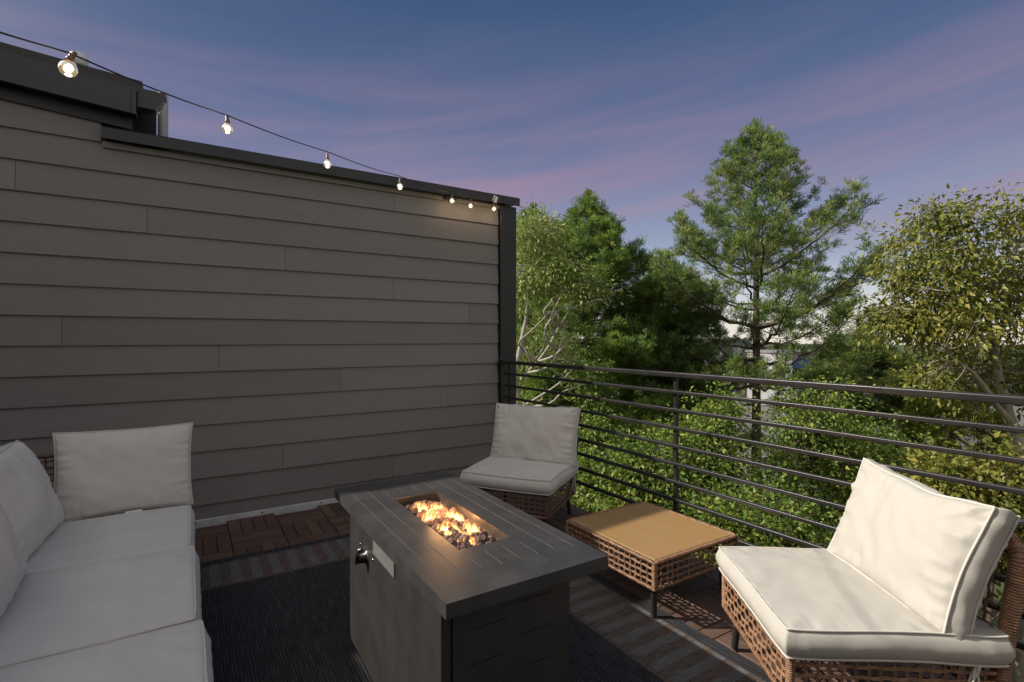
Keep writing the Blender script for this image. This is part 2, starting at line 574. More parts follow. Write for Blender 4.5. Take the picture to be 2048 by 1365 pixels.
# ------------------------------------------------------------------ mesh building
class MB:
    def __init__(s):
        s.v, s.f, s.mi, s.sm = [], [], [], []

    def add(s, vs, fs, mi=0, smooth=False):
        o = len(s.v)
        s.v += [tuple(p) for p in vs]
        for f in fs:
            s.f.append(tuple(i + o for i in f))
            s.mi.append(mi)
            s.sm.append(smooth)

    def box(s, a, b, mi=0, M=None, bev=0.0):
        x0, y0, z0 = a
        x1, y1, z1 = b
        if bev <= 0:
            vs = [(x, y, z) for z in (z0, z1) for y in (y0, y1) for x in (x0, x1)]
            fs = [(0, 2, 3, 1), (4, 5, 7, 6), (0, 1, 5, 4), (2, 6, 7, 3), (0, 4, 6, 2), (1, 3, 7, 5)]
        else:
            e = bev
            vs = []
            rings = [(z0, e), (z0 + e, 0), (z1 - e, 0), (z1, e)]
            for z, k in rings:
                vs += [(x0 + k + (e if k == 0 else 0), y0 + k, z), (x1 - k - (e if k == 0 else 0), y0 + k, z),
                       (x1 - k, y0 + k + (e if k == 0 else 0), z), (x1 - k, y1 - k - (e if k == 0 else 0), z),
                       (x1 - k - (e if k == 0 else 0), y1 - k, z), (x0 + k + (e if k == 0 else 0), y1 - k, z),
                       (x0 + k, y1 - k - (e if k == 0 else 0), z), (x0 + k, y0 + k + (e if k == 0 else 0), z)]
            fs = [(7, 6, 5, 4, 3, 2, 1, 0), tuple(range(24, 32))]
            for r in range(3):
                for i in range(8):
                    j = (i + 1) % 8
                    fs.append((r * 8 + i, r * 8 + j, r * 8 + 8 + j, r * 8 + 8 + i))
        if M is not None:
            vs = [M @ Vector(p) for p in vs]
        s.add(vs, fs, mi)

    def tube(s, pts, rad, n=6, mi=0, cap=True, smooth=True, flat=1.0):
        pts = [Vector(p) for p in pts]
        if not hasattr(rad, '__len__'):
            rad = [rad] * len(pts)
        vs, fs = [], []
        up = None
        for i, p in enumerate(pts):
            a = pts[max(i - 1, 0)]
            b = pts[min(i + 1, len(pts) - 1)]
            d = (b - a)
            d = d.normalized() if d.length > 1e-9 else Vector((0, 0, 1))
            if up is None:
                up = Vector((0, 0, 1)) if abs(d.z) < 0.9 else Vector((1, 0, 0))
            sx = d.cross(up)
            if sx.length < 1e-6:
                sx = d.cross(Vector((0.3, 1, 0.2)))
            sx.normalize()
            sy = sx.cross(d).normalized()
            up = sy
            for k in range(n):
                t = 2 * math.pi * k / n
                vs.append(p + (sx * math.cos(t) + sy * math.sin(t) * flat) * rad[i])
        for i in range(len(pts) - 1):
            for k in range(n):
                k2 = (k + 1) % n
                fs.append((i * n + k, i * n + k2, (i + 1) * n + k2, (i + 1) * n + k))
        s.add(vs, fs, mi, smooth)
        if cap:
            m = len(pts) - 1
            s.add(vs[:n], [tuple(range(n - 1, -1, -1))], mi)
            s.add(vs[m * n:], [tuple(range(n))], mi)

    def lathe(s, prof, n=16, mi=0, M=None, smooth=True):
        vs, fs = [], []
        for r, z in prof:
            for k in range(n):
                t = 2 * math.pi * k / n
                vs.append(Vector((r * math.cos(t), r * math.sin(t), z)))
        for i in range(len(prof) - 1):
            for k in range(n):
                k2 = (k + 1) % n
                fs.append((i * n + k, i * n + k2, (i + 1) * n + k2, (i + 1) * n + k))
        if M is not None:
            vs = [M @ p for p in vs]
        s.add(vs, fs, mi, smooth)

    def mesh(s, name, mats):
        me = bpy.data.meshes.new(name)
        me.from_pydata(s.v, [], s.f)
        if not isinstance(mats, (list, tuple)):
            mats = [mats]
        for m in mats:
            me.materials.append(m)
        me.polygons.foreach_set('material_index', s.mi)
        me.polygons.foreach_set('use_smooth', s.sm)
        me.update()
        return me

    def build(s, name, mats, parent=None, loc=None, rot=None):
        return link(name, s.mesh(name, mats), parent, loc, rot)


def link(name, me, parent=None, loc=None, rot=None):
    o = bpy.data.objects.new(name, me)
    COL.objects.link(o)
    if loc is not None:
        o.location = loc
    if rot is not None:
        o.rotation_euler = rot
    if parent is not None:
        o.parent = parent
    return o


def thing(name, label, cat, loc=(0, 0, 0), rz=0.0, group=None):
    o = bpy.data.objects.new(name, None)
    o.empty_display_size = 0.2
    COL.objects.link(o)
    o.location = loc
    o.rotation_euler = (0, 0, rz)
    tag(o, label, cat, group)
    return o


def tag(o, label, cat, group=None):
    o['label'] = label
    o['category'] = cat
    if group:
        o['group'] = group
    return o


def kind(o, k):
    o['kind'] = k
    return o


def grooved(mb, w, h, grooves, M, depth=0.003, holes=(), mi_face=0, mi_groove=1, hole_depth=None):
    """rectangular sheet 0..w, 0..h in its local xy with recessed groove rectangles and open holes"""
    xs = {0.0, w}
    ys = {0.0, h}
    for (a, b, c, d) in list(grooves) + list(holes):
        xs |= {a, c}
        ys |= {b, d}
    xs, ys = sorted(xs), sorted(ys)

    def inside(px, py, rects):
        return any(a < px < c and b < py < d for (a, b, c, d) in rects)
    idx = {}
    vs, fs, mis = [], [], []

    def V(x, y, z):
        k = (round(x, 5), round(y, 5), round(z, 5))
        if k not in idx:
            idx[k] = len(vs)
            vs.append(M @ Vector((x, y, z)))
        return idx[k]
    cell = {}
    for i in range(len(xs) - 1):
        for j in range(len(ys) - 1):
            cx_, cy_ = (xs[i] + xs[i + 1]) / 2, (ys[j] + ys[j + 1]) / 2
            cell[i, j] = 2 if inside(cx_, cy_, holes) else (1 if inside(cx_, cy_, grooves) else 0)
    lev = {0: 0.0, 1: -depth, 2: None}
    for (i, j), c in cell.items():
        if c == 2:
            continue
        z = lev[c]
        fs.append((V(xs[i], ys[j], z), V(xs[i + 1], ys[j], z), V(xs[i + 1], ys[j + 1], z), V(xs[i], ys[j + 1], z)))
        mis.append(mi_groove if c == 1 else mi_face)
        if c == 1:
            for (di, dj, p, q) in ((-1, 0, (xs[i], ys[j + 1]), (xs[i], ys[j])), (1, 0, (xs[i + 1], ys[j]), (xs[i + 1], ys[j + 1])),
                                   (0, -1, (xs[i], ys[j]), (xs[i + 1], ys[j])), (0, 1, (xs[i + 1], ys[j + 1]), (xs[i], ys[j + 1]))):
                if cell.get((i + di, j + dj), 0) == 0:
                    fs.append((V(*p, 0), V(*q, 0), V(*q, -depth), V(*p, -depth)))
                    mis.append(mi_groove)
    o = len(mb.v)
    mb.v += [tuple(p) for p in vs]
    for f, m_ in zip(fs, mis):
        mb.f.append(tuple(i + o for i in f))
        mb.mi.append(m_)
        mb.sm.append(False)


# ================================================================== THE SETTING
GZ = -7.6
g = MB()
g.add([(-900, -900, GZ), (900, -900, GZ), (900, 900, GZ), (-900, 900, GZ)], [(0, 1, 2, 3)])
kind(g.build('ground', M_GRASS), 'structure')
g = MB()
p0, p1, p2, p3 = at(1000, 700, 24), at(2300, 700, 30), at(2900, 700, 160), at(700, 700, 160)
g.add([(p.x, p.y, GZ + 0.01) for p in (p0, p1, p2, p3)], [(0, 1, 2, 3)])
kind(g.build('parking_lot', M_ASPHALT), 'structure')

# townhouse body that carries the deck
t_house = thing('townhouse', 'grey clad body of the townhouse carrying the roof deck below the railing', 'building', (0, 0, GZ))
g = MB()
g.box((-9, -5, 0), (2.56, 4.02, -GZ - 0.06), 0)
g.box((-9, 4.02, 0), (2.56, 11.5, -GZ - 0.06), 0)
g.build('lower_wall', M_SIDING, t_house)
g = MB()
g.box((2.565, -5, -GZ - 0.30), (2.60, 11.5, -GZ - 0.035), 0)
g.build('edge_trim', M_BLACKTRIM, t_house)
# the storey to the left of the deck (out of the frame), which shades the sofa
g = MB()
g.box((-8.5, -4.9, -GZ + 0.0), (-2.58, 4.36, -GZ + 2.62), 0)
g.build('upper_wall', M_SIDING, t_house)
g = MB()
g.box((-2.575, -4.9, -GZ + 0.0), (2.05, -1.75, -GZ + 2.62), 0)  # unseen wall added behind the camera to block light from the low sky
g.build('added_back_wall', M_SIDING, t_house)
g = MB()
g.box((-2.515, -4.95, -GZ + 2.625), (2.10, -1.70, -GZ + 2.70), 0)  # cap of the added wall behind the camera
g.build('parapet_cap', M_CAP, t_house)
g = MB()
g.box((-8.6, -5.0, -GZ + 2.625), (-2.52, 4.42, -GZ + 2.70), 0)
g.build('parapet_cap', M_CAP, t_house)

# deck floor: dark underlay with loose-laid slat tiles
g = MB()
g.box((-2.57, -4.9, -0.058), (2.56, 4.29, -0.026), 0)
deck = kind(g.build('deck_floor', M_BASE), 'structure')
T, OX, OY = 0.3095, 0.2205, 4.187
sl = MB()
sl.box((-0.5, -0.5, 0), (0.5, 0.5, 1), 0)
slat_me = None


def slat_mesh():
    b = MB()
    b.box((-0.1515, -0.0364, -0.022), (0.1515, 0.0364, 0.0), 0, bev=0.0018)
    return b.mesh('slat', M_SLAT)


slat_me = slat_mesh()
rest = MB()
rs = random.Random(3)
for i in range(-9, 9):
    for j in range(-1, 27):
        xa = OX + T * (i - 1)
        ya = OY - T * (j + 1) + 0.012
        xb, yb = xa + T, ya + T
        if xa < -2.55 or ya < -4.8:
            continue
        cutx = min(xb, 2.553) - xa
        cuty = min(yb, OY) - ya
        if cutx < 0.04 or cuty < 0.04:
            continue
        horiz = (i + j) % 2 == 0
        seen = (xa > -0.5 and yb > 3.3) or (xa > 1.70 and ya > 0.1)
        for k in range(4):
            wob = rs.uniform(-0.0012, 0.0012)
            if horiz:
                cy_ = ya + T * (k + 0.5) / 4
                if cy_ + 0.035 > OY + 0.004:
                    continue
                lenx = cutx - 0.006
                cx_ = xa + cutx / 2
                sc = (lenx / 0.303, 1, 1)
                rz = 0
            else:
                cx_ = xa + T * (k + 0.5) / 4
                if cx_ + 0.035 > 2.556:
                    continue
                leny = cuty - 0.006
                cy_ = ya + cuty / 2
                sc = (leny / 0.303, 1, 1)
                rz = R(90)
            if seen:
                o = link('slat', slat_me, deck, (cx_, cy_, wob), (rs.uniform(-.004, .004), rs.uniform(-.003, .003), rz + rs.uniform(-.004, .004)))
                o.scale = sc
            else:
                hx, hy = (0.1515 * sc[0], 0.0352) if rz == 0 else (0.0352, 0.1515 * sc[0])
                rest.box((cx_ - hx, cy_ - hy, -0.022), (cx_ + hx, cy_ + hy, -0.0005), 0)
kind(rest.build('covered_slats', M_SLAT, deck), 'stuff')

# ------------------------------------------------------------------ siding wall
YW = 4.2
wall = thing('siding_wall', 'tall taupe lap siding wall with black coping behind the fire pit', 'wall', (0, YW, 0))


def wx(px, Y=YW):
    a = (px - 1024) / 1024.0
    return (CT + ST * a) / (ST - CT * a) * Y


XC0, XC1 = 2.487, 2.664               # black corner column
joints = {7: [], 6: [789], 5: [31], 4: [294], 3: [570], 2: [787], 1: [938], 0: [124], -1: [438], -2: [681], -3: [880], -4: [330], -5: [565], -6: [784], -7: [120]}
PITCH = 0.187
for k in range(-7, 8):
    z0 = 1.258 + PITCH * k
    z1 = z0 + PITCH
    xr = -0.485 if k == 7 else XC0 - 0.006
    xl = -2.56
    zb = max(z0, 0.036)
    if k == 6:
        z1c = 2.58
    else:
        z1c = z1
    cuts = []
    for jpx in joints[k]:
        x = wx(jpx)
        while x > xl + 0.2:
            cuts.append(x)
            x -= 3.66
    xs = sorted([xl, xr] + [c for c in cuts if xl + 0.1 < c < xr - 0.1])
    for a, b in zip(xs[:-1], xs[1:]):
        m = MB()
        f0, f1 = -0.012 + random.uniform(-.0008, .0008), 0.004      # front: foot proud, head tucked under the next board
        e = 0.0012
        zt = z1c + (0.0 if k >= 6 else 0.012)
        fz = f0 + (f1 - f0) * (zb - z0) / (z1 - z0 + 0.012)
        vs = [(a + e, fz, zb), (b - e, fz, zb), (b - e, f1, zt), (a + e, f1, zt),
              (a + e, 0.02, zb), (b - e, 0.02, zb), (b - e, 0.02, zt), (a + e, 0.02, zt)]
        fs = [(0, 1, 2, 3), (5, 4, 7, 6), (4, 5, 1, 0), (3, 2, 6, 7), (4, 0, 3, 7), (1, 5, 6, 2)]
        m.add(vs, fs)
        m.build('siding_plank', M_SIDING, wall)
m = MB()
m.box((-2.575, 0.022, -0.02), (XC0, 0.16, 2.56), 0)
m.box((-2.575, 0.022, 2.56), (-0.47, 0.16, 2.66), 0)
m.build('wall_core', M_SOFFIT, wall)
m = MB()
m.box((XC0, -0.04, -0.05), (XC1, 0.20, 2.566), 0, bev=0.004)
m.build('corner_column', M_BLACKTRIM, wall)
m = MB()
m.box((-0.478, -0.022, 2.532), (XC0 - 0.002, 0.0, 2.566), 0)
m.build('frieze_board', M_FRIEZE, wall)
m = MB()
# coping: sloped top, front lip with a drip hem
prof = [(-0.082, 2.572), (-0.082, 2.640), (-0.074, 2.650), (0.20, 2.662), (0.205, 2.572), (0.19, 2.572), (0.19, 2.60), (-0.07, 2.60), (-0.07, 2.572)]
xa, xb, xm = -0.478, XC1 + 0.012, XC0 + 0.004
for (c0, c1) in ((xa, xm - 0.0015), (xm + 0.0015, xb)):
    vs = [(c0, y, z) for y, z in prof] + [(c1, y, z) for y, z in prof]
    n_ = len(prof)
    fs = [(i, (i + 1) % n_, n_ + (i + 1) % n_, n_ + i) for i in range(n_)] + [tuple(range(n_ - 1, -1, -1)), tuple(range(n_, 2 * n_))]
    m.add(vs, fs)
m.build('coping_cap', M_CAP, wall)
m = MB()
m.box((-2.56, -0.012, -0.026), (XC0 - 0.003, 0.018, 0.034), 0, bev=0.004)
m.build('base_flashing', M_WHITEMEM, wall)
m = MB()
for q in range(5):
    xq = 0.03 + q * 0.42
    m.lathe([(0.0, 0.002), (0.006, 0.002), (0.006, 0)], 8, 0, Matrix.Translation((xq, -0.0125, 0.016)) @ Matrix.Rotation(R(90), 4, 'X'))
m.build('flashing_screws', M_KNOB, wall)

# ------------------------------------------------------------------ neighbouring upper storey with its rake and gutter
roof = thing('upper_roof', 'dark metal roof edge with gutter above the left end of the siding wall', 'roof', (0, 4.08, 0))
SL = -0.078


def rz_(x, z_at):
    return z_at + SL * (x + 0.932)


def rake(mb, y0, y1, x0, x1, zt, zb):
    vs = []
    for x in (x0, x1):
        vs += [(x, y0, rz_(x, zb)), (x, y1, rz_(x, zb)), (x, y1, rz_(x, zt)), (x, y0, rz_(x, zt))]
    mb.add(vs, [(0, 1, 2, 3), (7, 6, 5, 4), (0, 4, 5, 1), (1, 5, 6, 2), (2, 6, 7, 3), (3, 7, 4, 0)])


XE = -0.296
m = MB()
rake(m, 0.0, 0.025, -2.2, XE - 0.03, 2.945, 2.797)
m.build('rake_fascia', M_FASCIA, roof)
m = MB()
rake(m, 0.0, 0.025, XE - 0.028, XE, 2.945, 2.797)
m.build('fascia_end', M_FASCIA, roof)
m = MB()
rake(m, 0.02, 5.0, -2.2, XE + 0.01, 2.975, 2.949)
m.build('drip_edge', M_FASCIA, roof)
m = MB()
rake(m, 0.05, 5.0, -2.2, XE + 0.03, 3.038, 2.978)
m.build('roof_panel', M_ROOFTOP, roof)
m = MB()
rake(m, 0.028, 0.135, -2.2, XE - 0.002, 2.83, 2.802)
m.build('soffit', M_SOFFIT, roof)
m = MB()
rake(m, 0.098, 0.118, -2.2, XE - 0.03, 2.80, 2.722)
m.build('soffit_frieze', M_BLACKTRIM, roof)
m = MB()
rake(m, 0.335, 5.0, -2.2, XE - 0.10, 2.94, 2.30)
m.build('upper_storey_wall', M_SOFFIT, roof)
m = MB()
rake(m, 0.142, 0.33, -2.2, XE - 0.04, 2.94, 2.69)
m.build('gable_infill', M_SOFFIT, roof)
# gutter running back along the eave, its end cap facing the deck
gp = [(0.0, 0.0), (0.0, 0.125), (0.15, 0.118), (0.155, 0.098), (0.145, 0.094), (0.132, 0.05), (0.105, 0.018), (0.098, 0.0)]
m = MB()
gx, gz = XE + 0.004, rz_(XE, 2.797) + 0.062
vs = [(gx + a, 0.03, gz + b) for a, b in gp] + [(gx + a, 0.13, gz + b) for a, b in gp]
n_ = len(gp)
m.add(vs, [(i, (i + 1) % n_, n_ + (i + 1) % n_, n_ + i) for i in range(n_)] + [tuple(range(n_ - 1, -1, -1)), tuple(range(n_, 2 * n_))])
m.build('gutter_end', M_FASCIA, roof)
m = MB()
m.box((wx(268, 4.45), 0.345, gz - 0.55), (wx(313, 4.45), 0.38, 3.05), 0)  # near-black sheet painting in the shadow on the wall below the eave
m.build('eave_shade', M_SOFFIT, roof)
m = MB()
dsx = wx(326, 4.50)
m.tube([(dsx, 0.42, 3.085), (dsx, 0.42, gz - 0.55)], 0.032, 12)
m.build('downspout', M_PIPE, roof)
vent = thing('roof_vent', 'small white vent cap standing on the dark roof edge', 'vent', (wx(157, 4.9), 4.9, 2.99))
m = MB()
m.lathe([(0.0, 0.405), (0.05, 0.405), (0.058, 0.395), (0.058, 0.325), (0.04, 0.32), (0.04, -0.02)], 14)
m.build('vent_pipe', M_TAG, vent)

# ------------------------------------------------------------------ railing
def round_bar(mb, hx, hz, r, y0, y1):
    prof = []
    for (cx_, cz_, a0) in ((hx - r, hz - r, 0), (-hx + r, hz - r, 90), (-hx + r, -hz + r, 180), (hx - r, -hz + r, 270)):
        for k in range(5):
            a = R(a0 + 22.5 * k)
            prof.append((cx_ + r * math.cos(a), cz_ + r * math.sin(a)))
    n_ = len(prof)
    vs = [(x, y0, z) for x, z in prof] + [(x, y1, z) for x, z in prof]
    mb.add(vs, [(i, n_ + i, n_ + (i + 1) % n_, (i + 1) % n_) for i in range(n_)], 0, True)
    mb.add(vs, [tuple(range(n_)), tuple(range(2 * n_ - 1, n_ - 1, -1))], 0, False)


XR = 2.5
rail = thing('deck_railing', 'black metal railing of thin horizontal bars along the deck edge', 'railing', (XR, 0, 0))
m = MB()
round_bar(m, 0.024, 0.015, 0.005, -3.0, 4.158)
m.build('top_rail', M_RAIL, rail, (0, 0, 1.081))
bar = MB()
round_bar(bar, 0.011, 0.0105, 0.004, -3.0, 4.10)
bar_me = bar.mesh('bar', M_RAIL)
for k in range(8):
    link('bar', bar_me, rail, (0, 0, 0.975 - 0.1094 * k))
m = MB()
m.box((-0.011, -0.0125, -0.05), (0.011, 0.0125, 1.066), 0, bev=0.0015)
post_me = m.mesh('post', M_RAIL)
for y in (4.05, 2.125, 0.2, -1.7):
    link('post', post_me, rail, (0.0225, y, 0))
m = MB()
m.box((-0.03, -3.0, -0.055), (0.03, 4.14, -0.012), 0, bev=0.004)
m.build('bottom_channel', M_RAIL, rail, (0.03, 0, 0))
m = MB()
m.box((-0.035, 4.148, 1.045), (0.035, 4.1585, 1.118), 0, bev=0.003)
m.box((-0.028, 4.10, 1.058), (0.028, 4.149, 1.103), 0, bev=0.003)
m.build('wall_bracket', M_RAIL, rail)

# ------------------------------------------------------------------ rug
m = MB()
nx, ny = 60, 80
vs, fs = [], []
for i in range(nx + 1):
    for j in range(ny + 1):
        x = RUG['x0'] + (RUG['x1'] - RUG['x0']) * i / nx
        y = RUG['y0'] + (RUG['y1'] - RUG['y0']) * j / ny
        z = 0.006 + 0.0025 * mnoise.noise(Vector((x * 2.2, y * 2.2, 3)))
        vs.append((x, y, z))
for i in range(nx):
    for j in range(ny):
        a = i * (ny + 1) + j
        fs.append((a, a + ny + 1, a + ny + 2, a + 1))
m.add(vs, fs, 0, True)
bd = [i * (ny + 1) for i in range(nx + 1)]
edge = [(i * (ny + 1)) for i in range(nx + 1)] + [nx * (ny + 1) + j for j in range(1, ny + 1)] + \
       [i * (ny + 1) + ny for i in range(nx - 1, -1, -1)] + [j for j in range(ny - 1, 0, -1)]
ev = [vs[i] for i in edge]
k_ = len(ev)
m.add(ev + [(x, y, 0.0008) for x, y, z in ev], [(i, k_ + i, k_ + (i + 1) % k_, (i + 1) % k_) for i in range(k_)])
rug = m.build('area_rug', M_RUG)
tag(rug, 'black flat woven rug with brown and grey striped border under the fire pit', 'rug')

# ================================================================== FIRE PIT
FX0, FX1, FY0, FY1, FZ = 0.546, 1.094, 1.182, 2.362, 0.63
fire = thing('fire_pit_table', 'dark metal gas fire pit table with flames over lava rock', 'fire pit', (FX0, FY0, 0))
FW, FH = FX1 - FX0, FY1 - FY0
op = (0.176, 0.283, 0.372, 0.894)     # opening (local)
gw = 0.0022
gr = []
gxs = [0.045 + i * 0.0655 for i in range(8)]
for i, x in enumerate(gxs):
    inmid = op[0] - 0.02 < x < op[2] + 0.02
    end0 = 0.135 if i % 2 == 0 else 0.125
    if inmid:
        gr.append((x - gw, end0, x + gw, op[1] - 0.045))
        gr.append((x - gw, op[3] + 0.055, x + gw, FH - 0.062))
    else:
        gr.append((x - gw, end0 - 0.01 * (i % 3), x + gw, FH - 0.062))
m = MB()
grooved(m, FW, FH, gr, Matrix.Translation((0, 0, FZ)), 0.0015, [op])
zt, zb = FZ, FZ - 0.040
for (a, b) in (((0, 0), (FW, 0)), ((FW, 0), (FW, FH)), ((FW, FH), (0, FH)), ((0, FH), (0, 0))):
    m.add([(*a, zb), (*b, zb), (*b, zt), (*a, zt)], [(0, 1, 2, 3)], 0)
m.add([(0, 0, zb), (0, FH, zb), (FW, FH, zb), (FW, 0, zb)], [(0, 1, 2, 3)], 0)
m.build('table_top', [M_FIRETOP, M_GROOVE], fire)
# burner tray
m = MB()
x0, y0, x1, y1 = op
zl = FZ - 0.05
m.add([(x0, y0, zt - .0005), (x1, y0, zt - .0005), (x1, y1, zt - .0005), (x0, y1, zt - .0005), (x0, y0, zl), (x1, y0, zl), (x1, y1, zl), (x0, y1, zl)],
      [(0, 1, 5, 4), (1, 2, 6, 5), (2, 3, 7, 6), (3, 0, 4, 7), (4, 5, 6, 7)], 0)
m.build('burner_tray', M_STEEL, fire)
m = MB()
m.box((x0 + 0.004, y1 - 0.004, zl + 0.018), (x1 - 0.004, y1 - 0.001, zt - 0.002), 0)
m.build('tray_end_plate', M_FIRE, fire)
# body
bx0, bx1, by0, by1, bz0, bz1 = 0.018, 0.452, 0.07, 0.985, 0.055, zb - 0.0005
bh = bz1 - bz0
m = MB()
# long left panel (faces the sofa): local x along -y so that the normal faces -x
ML = Matrix(((0, 0, -1, bx0), (-1, 0, 0, by1), (0, 1, 0, bz0), (0, 0, 0, 1)))
plen = by1 - by0
grl = []
rows = [0.075, 0.175, 0.275, 0.375]
for ri, zr in enumerate(rows):
    off = 0.0 if ri % 2 == 0 else 0.0
    for ci, (u0, u1) in enumerate(((0.03, 0.11), (0.24, 0.39), (0.49, 0.62), (0.68, 0.82))):
        z_ = zr + (0.05 if ci % 2 == 0 else 0.0)
        if z_ > 0.40 and ci in (0,):
            continue
        grl.append((u0, z_ - 0.0013, u1, z_ + 0.0013))
grooved(m, plen, bh, grl, ML, 0.003)
m.add([(bx0, by0, bz0), (bx0, by1, bz0), (bx0 + 0.02, by1, bz0), (bx0 + 0.02, by0, bz0)], [(0, 1, 2, 3)], 0)
m.add([(bx0, by0, bz0), (bx0 + 0.02, by0, bz0), (bx0 + 0.02, by0, bz1), (bx0, by0, bz1)], [(0, 1, 2, 3)], 0)
m.add([(bx0, by1, bz0), (bx0, by1, bz1), (bx0 + 0.02, by1, bz1), (bx0 + 0.02, by1, bz0)], [(0, 1, 2, 3)], 0)
m.build('long_panel', [M_FIRE, M_GROOVED], fire)
m = MB()
MRt = Matrix(((0, 0, 1, bx1), (1, 0, 0, by0), (0, 1, 0, bz0), (0, 0, 0, 1)))
grooved(m, plen, bh, grl, MRt, 0.003)
m.build('long_panel', [M_FIRE, M_GROOVED], fire)
m = MB()
# end (faces the camera): door between two stiles
dw0, dw1 = bx0 + 0.032, bx1 - 0.032
MD = Matrix(((1, 0, 0, dw0), (0, 0, -1, by0 - 0.004), (0, 1, 0, bz0 + 0.004), (0, 0, 0, 1)))
DW = dw1 - dw0
gre = []
for ri in range(5):
    zc = 0.05 + ri * 0.098
    gre.append((0.05, zc - 0.0013, 0.17, zc + 0.0013))
    gre.append((0.21, zc + 0.035, 0.33, zc + 0.0376))
grooved(m, DW, bh - 0.008, gre, MD, 0.003)
m.add([(dw0, by0 - .004, bz0 + .004), (dw1, by0 - .004, bz0 + .004), (dw1, by0 + .02, bz0 + .004), (dw0, by0 + .02, bz0 + .004)], [(0, 3, 2, 1)], 0)
m.build('end_door', [M_FIRE, M_GROOVED], fire)
m = MB()
m.box((bx0 + 0.0205, by0, bz0), (dw0 - 0.003, by0 + 0.03, bz1), 0)
m.build('stile', M_FIRE, fire)
m = MB()
m.box((dw1 + 0.003, by0, bz0), (bx1 - 0.0005, by0 + 0.03, bz1), 0)
m.build('stile', M_FIRE, fire)
m = MB()
m.box((bx0 + 0.0215, by0 + 0.0305, bz0 + 0.002), (bx1 - 0.004, by1 - 0.002, bz1 - 0.06), 0)
m.build('inner_frame', M_SOFFIT, fire)
ft = MB()
ft.box((-0.02, -0.02, 0.008), (0.02, 0.02, 0.058), 0, bev=0.004)
ft_me = ft.mesh('foot', M_KNOB)
for fx in (bx0 + 0.035, bx1 - 0.035):
    for fy in (by0 + 0.035, by1 - 0.035):
        link('foot', ft_me, fire, (fx, fy, 0))
# name plate and control knobs on the long panel
m = MB()
pu0, pu1 = 0.433, 0.656
m.box((bx0 - 0.004, pu0, 0.522), (bx0 - 0.0005, pu1, 0.571), 0)
m.build('name_plate', M_PLATE, fire)
RX = Matrix.Rotation(R(-90), 4, 'Y')
m = MB()
m.lathe([(0.026, 0.0), (0.026, 0.004), (0.02, 0.006), (0.018, 0.03), (0.014, 0.034), (0.0, 0.034)], 18, 0, Matrix.Translation((bx0, 0.752, 0.474)) @ RX)
m.box((-0.041, -0.006, -0.02), (-0.03, 0.006, 0.02), 0, Matrix.Translation((bx0, 0.752, 0.474)) @ Matrix.Rotation(R(20), 4, 'X'))
kn = m.build('control_knob', M_KNOB, fire)
m = MB()
m.lathe([(0.028, 0.0), (0.028, 0.003), (0.02, 0.0045)], 18, 0, Matrix.Translation((bx0 - 0.0005, 0.752, 0.474)) @ RX)
m.build('knob_ring', M_CHROME, kn)
m = MB()
m.lathe([(0.016, 0.0), (0.016, 0.008), (0.011, 0.01), (0.011, 0.018), (0.0, 0.018)], 16, 0, Matrix.Translation((bx0, 0.808, 0.478)) @ RX)
m.build('igniter_button', M_KNOB, fire)
for (yq, zq) in ((0.668, 0.494), (0.828, 0.497)):
    m = MB()
    m.lathe([(0.005, 0.0), (0.004, 0.003), (0.0, 0.004)], 8, 0, Matrix.Translation((bx0, yq, zq)) @ RX)
    m.build('panel_screw', M_CHROME, fire)

# lava rock
rock_me = []
for q in range(7):
    bmv = MB()
    n_lat, n_lon = 7, 9
    vs, fs = [], []
    for i in range(n_lat + 1):
        for j in range(n_lon):
            a, b = math.pi * i / n_lat, 2 * math.pi * j / n_lon
            p = Vector((math.sin(a) * math.cos(b), math.sin(a) * math.sin(b), math.cos(a)))
            d = 0.74 + 0.42 * mnoise.noise(p * 1.4 + Vector((q * 7.1, 0, 0))) + 0.30 * mnoise.noise(p * 3.4 + Vector((0, q * 5.3, 1)))
            vs.append(p * d)
    for i in range(n_lat):
        for j in range(n_lon):
            j2 = (j + 1) % n_lon
            fs.append((i * n_lon + j, (i + 1) * n_lon + j, (i + 1) * n_lon + j2, i * n_lon + j2))
    bmv.add(vs, fs, 0, False)
    rock_me.append(bmv.mesh('lava_rock', M_ROCK))
rr = random.Random(11)
for q in range(235):
    u, v = rr.random(), rr.random()
    x = op[0] + 0.022 + (op[2] - op[0] - 0.044) * u
    y = op[1] + 0.02 + (op[3] - op[1] - 0.085) * v
    edge_ = min(u, 1 - u) * 2
    zz = FZ - 0.040 + 0.014 * edge_ + rr.random() * 0.020 + 0.010 * mnoise.noise(Vector((x * 18, y * 18, 0)))
    o = link('lava_rock', rr.choice(rock_me), fire, (x, y, zz), (rr.random() * 6, rr.random() * 6, rr.random() * 6))
    s_ = rr.uniform(0.011, 0.020)
    o.scale = (s_, s_ * rr.uniform(0.8, 1.2), s_ * rr.uniform(0.7, 1.0))
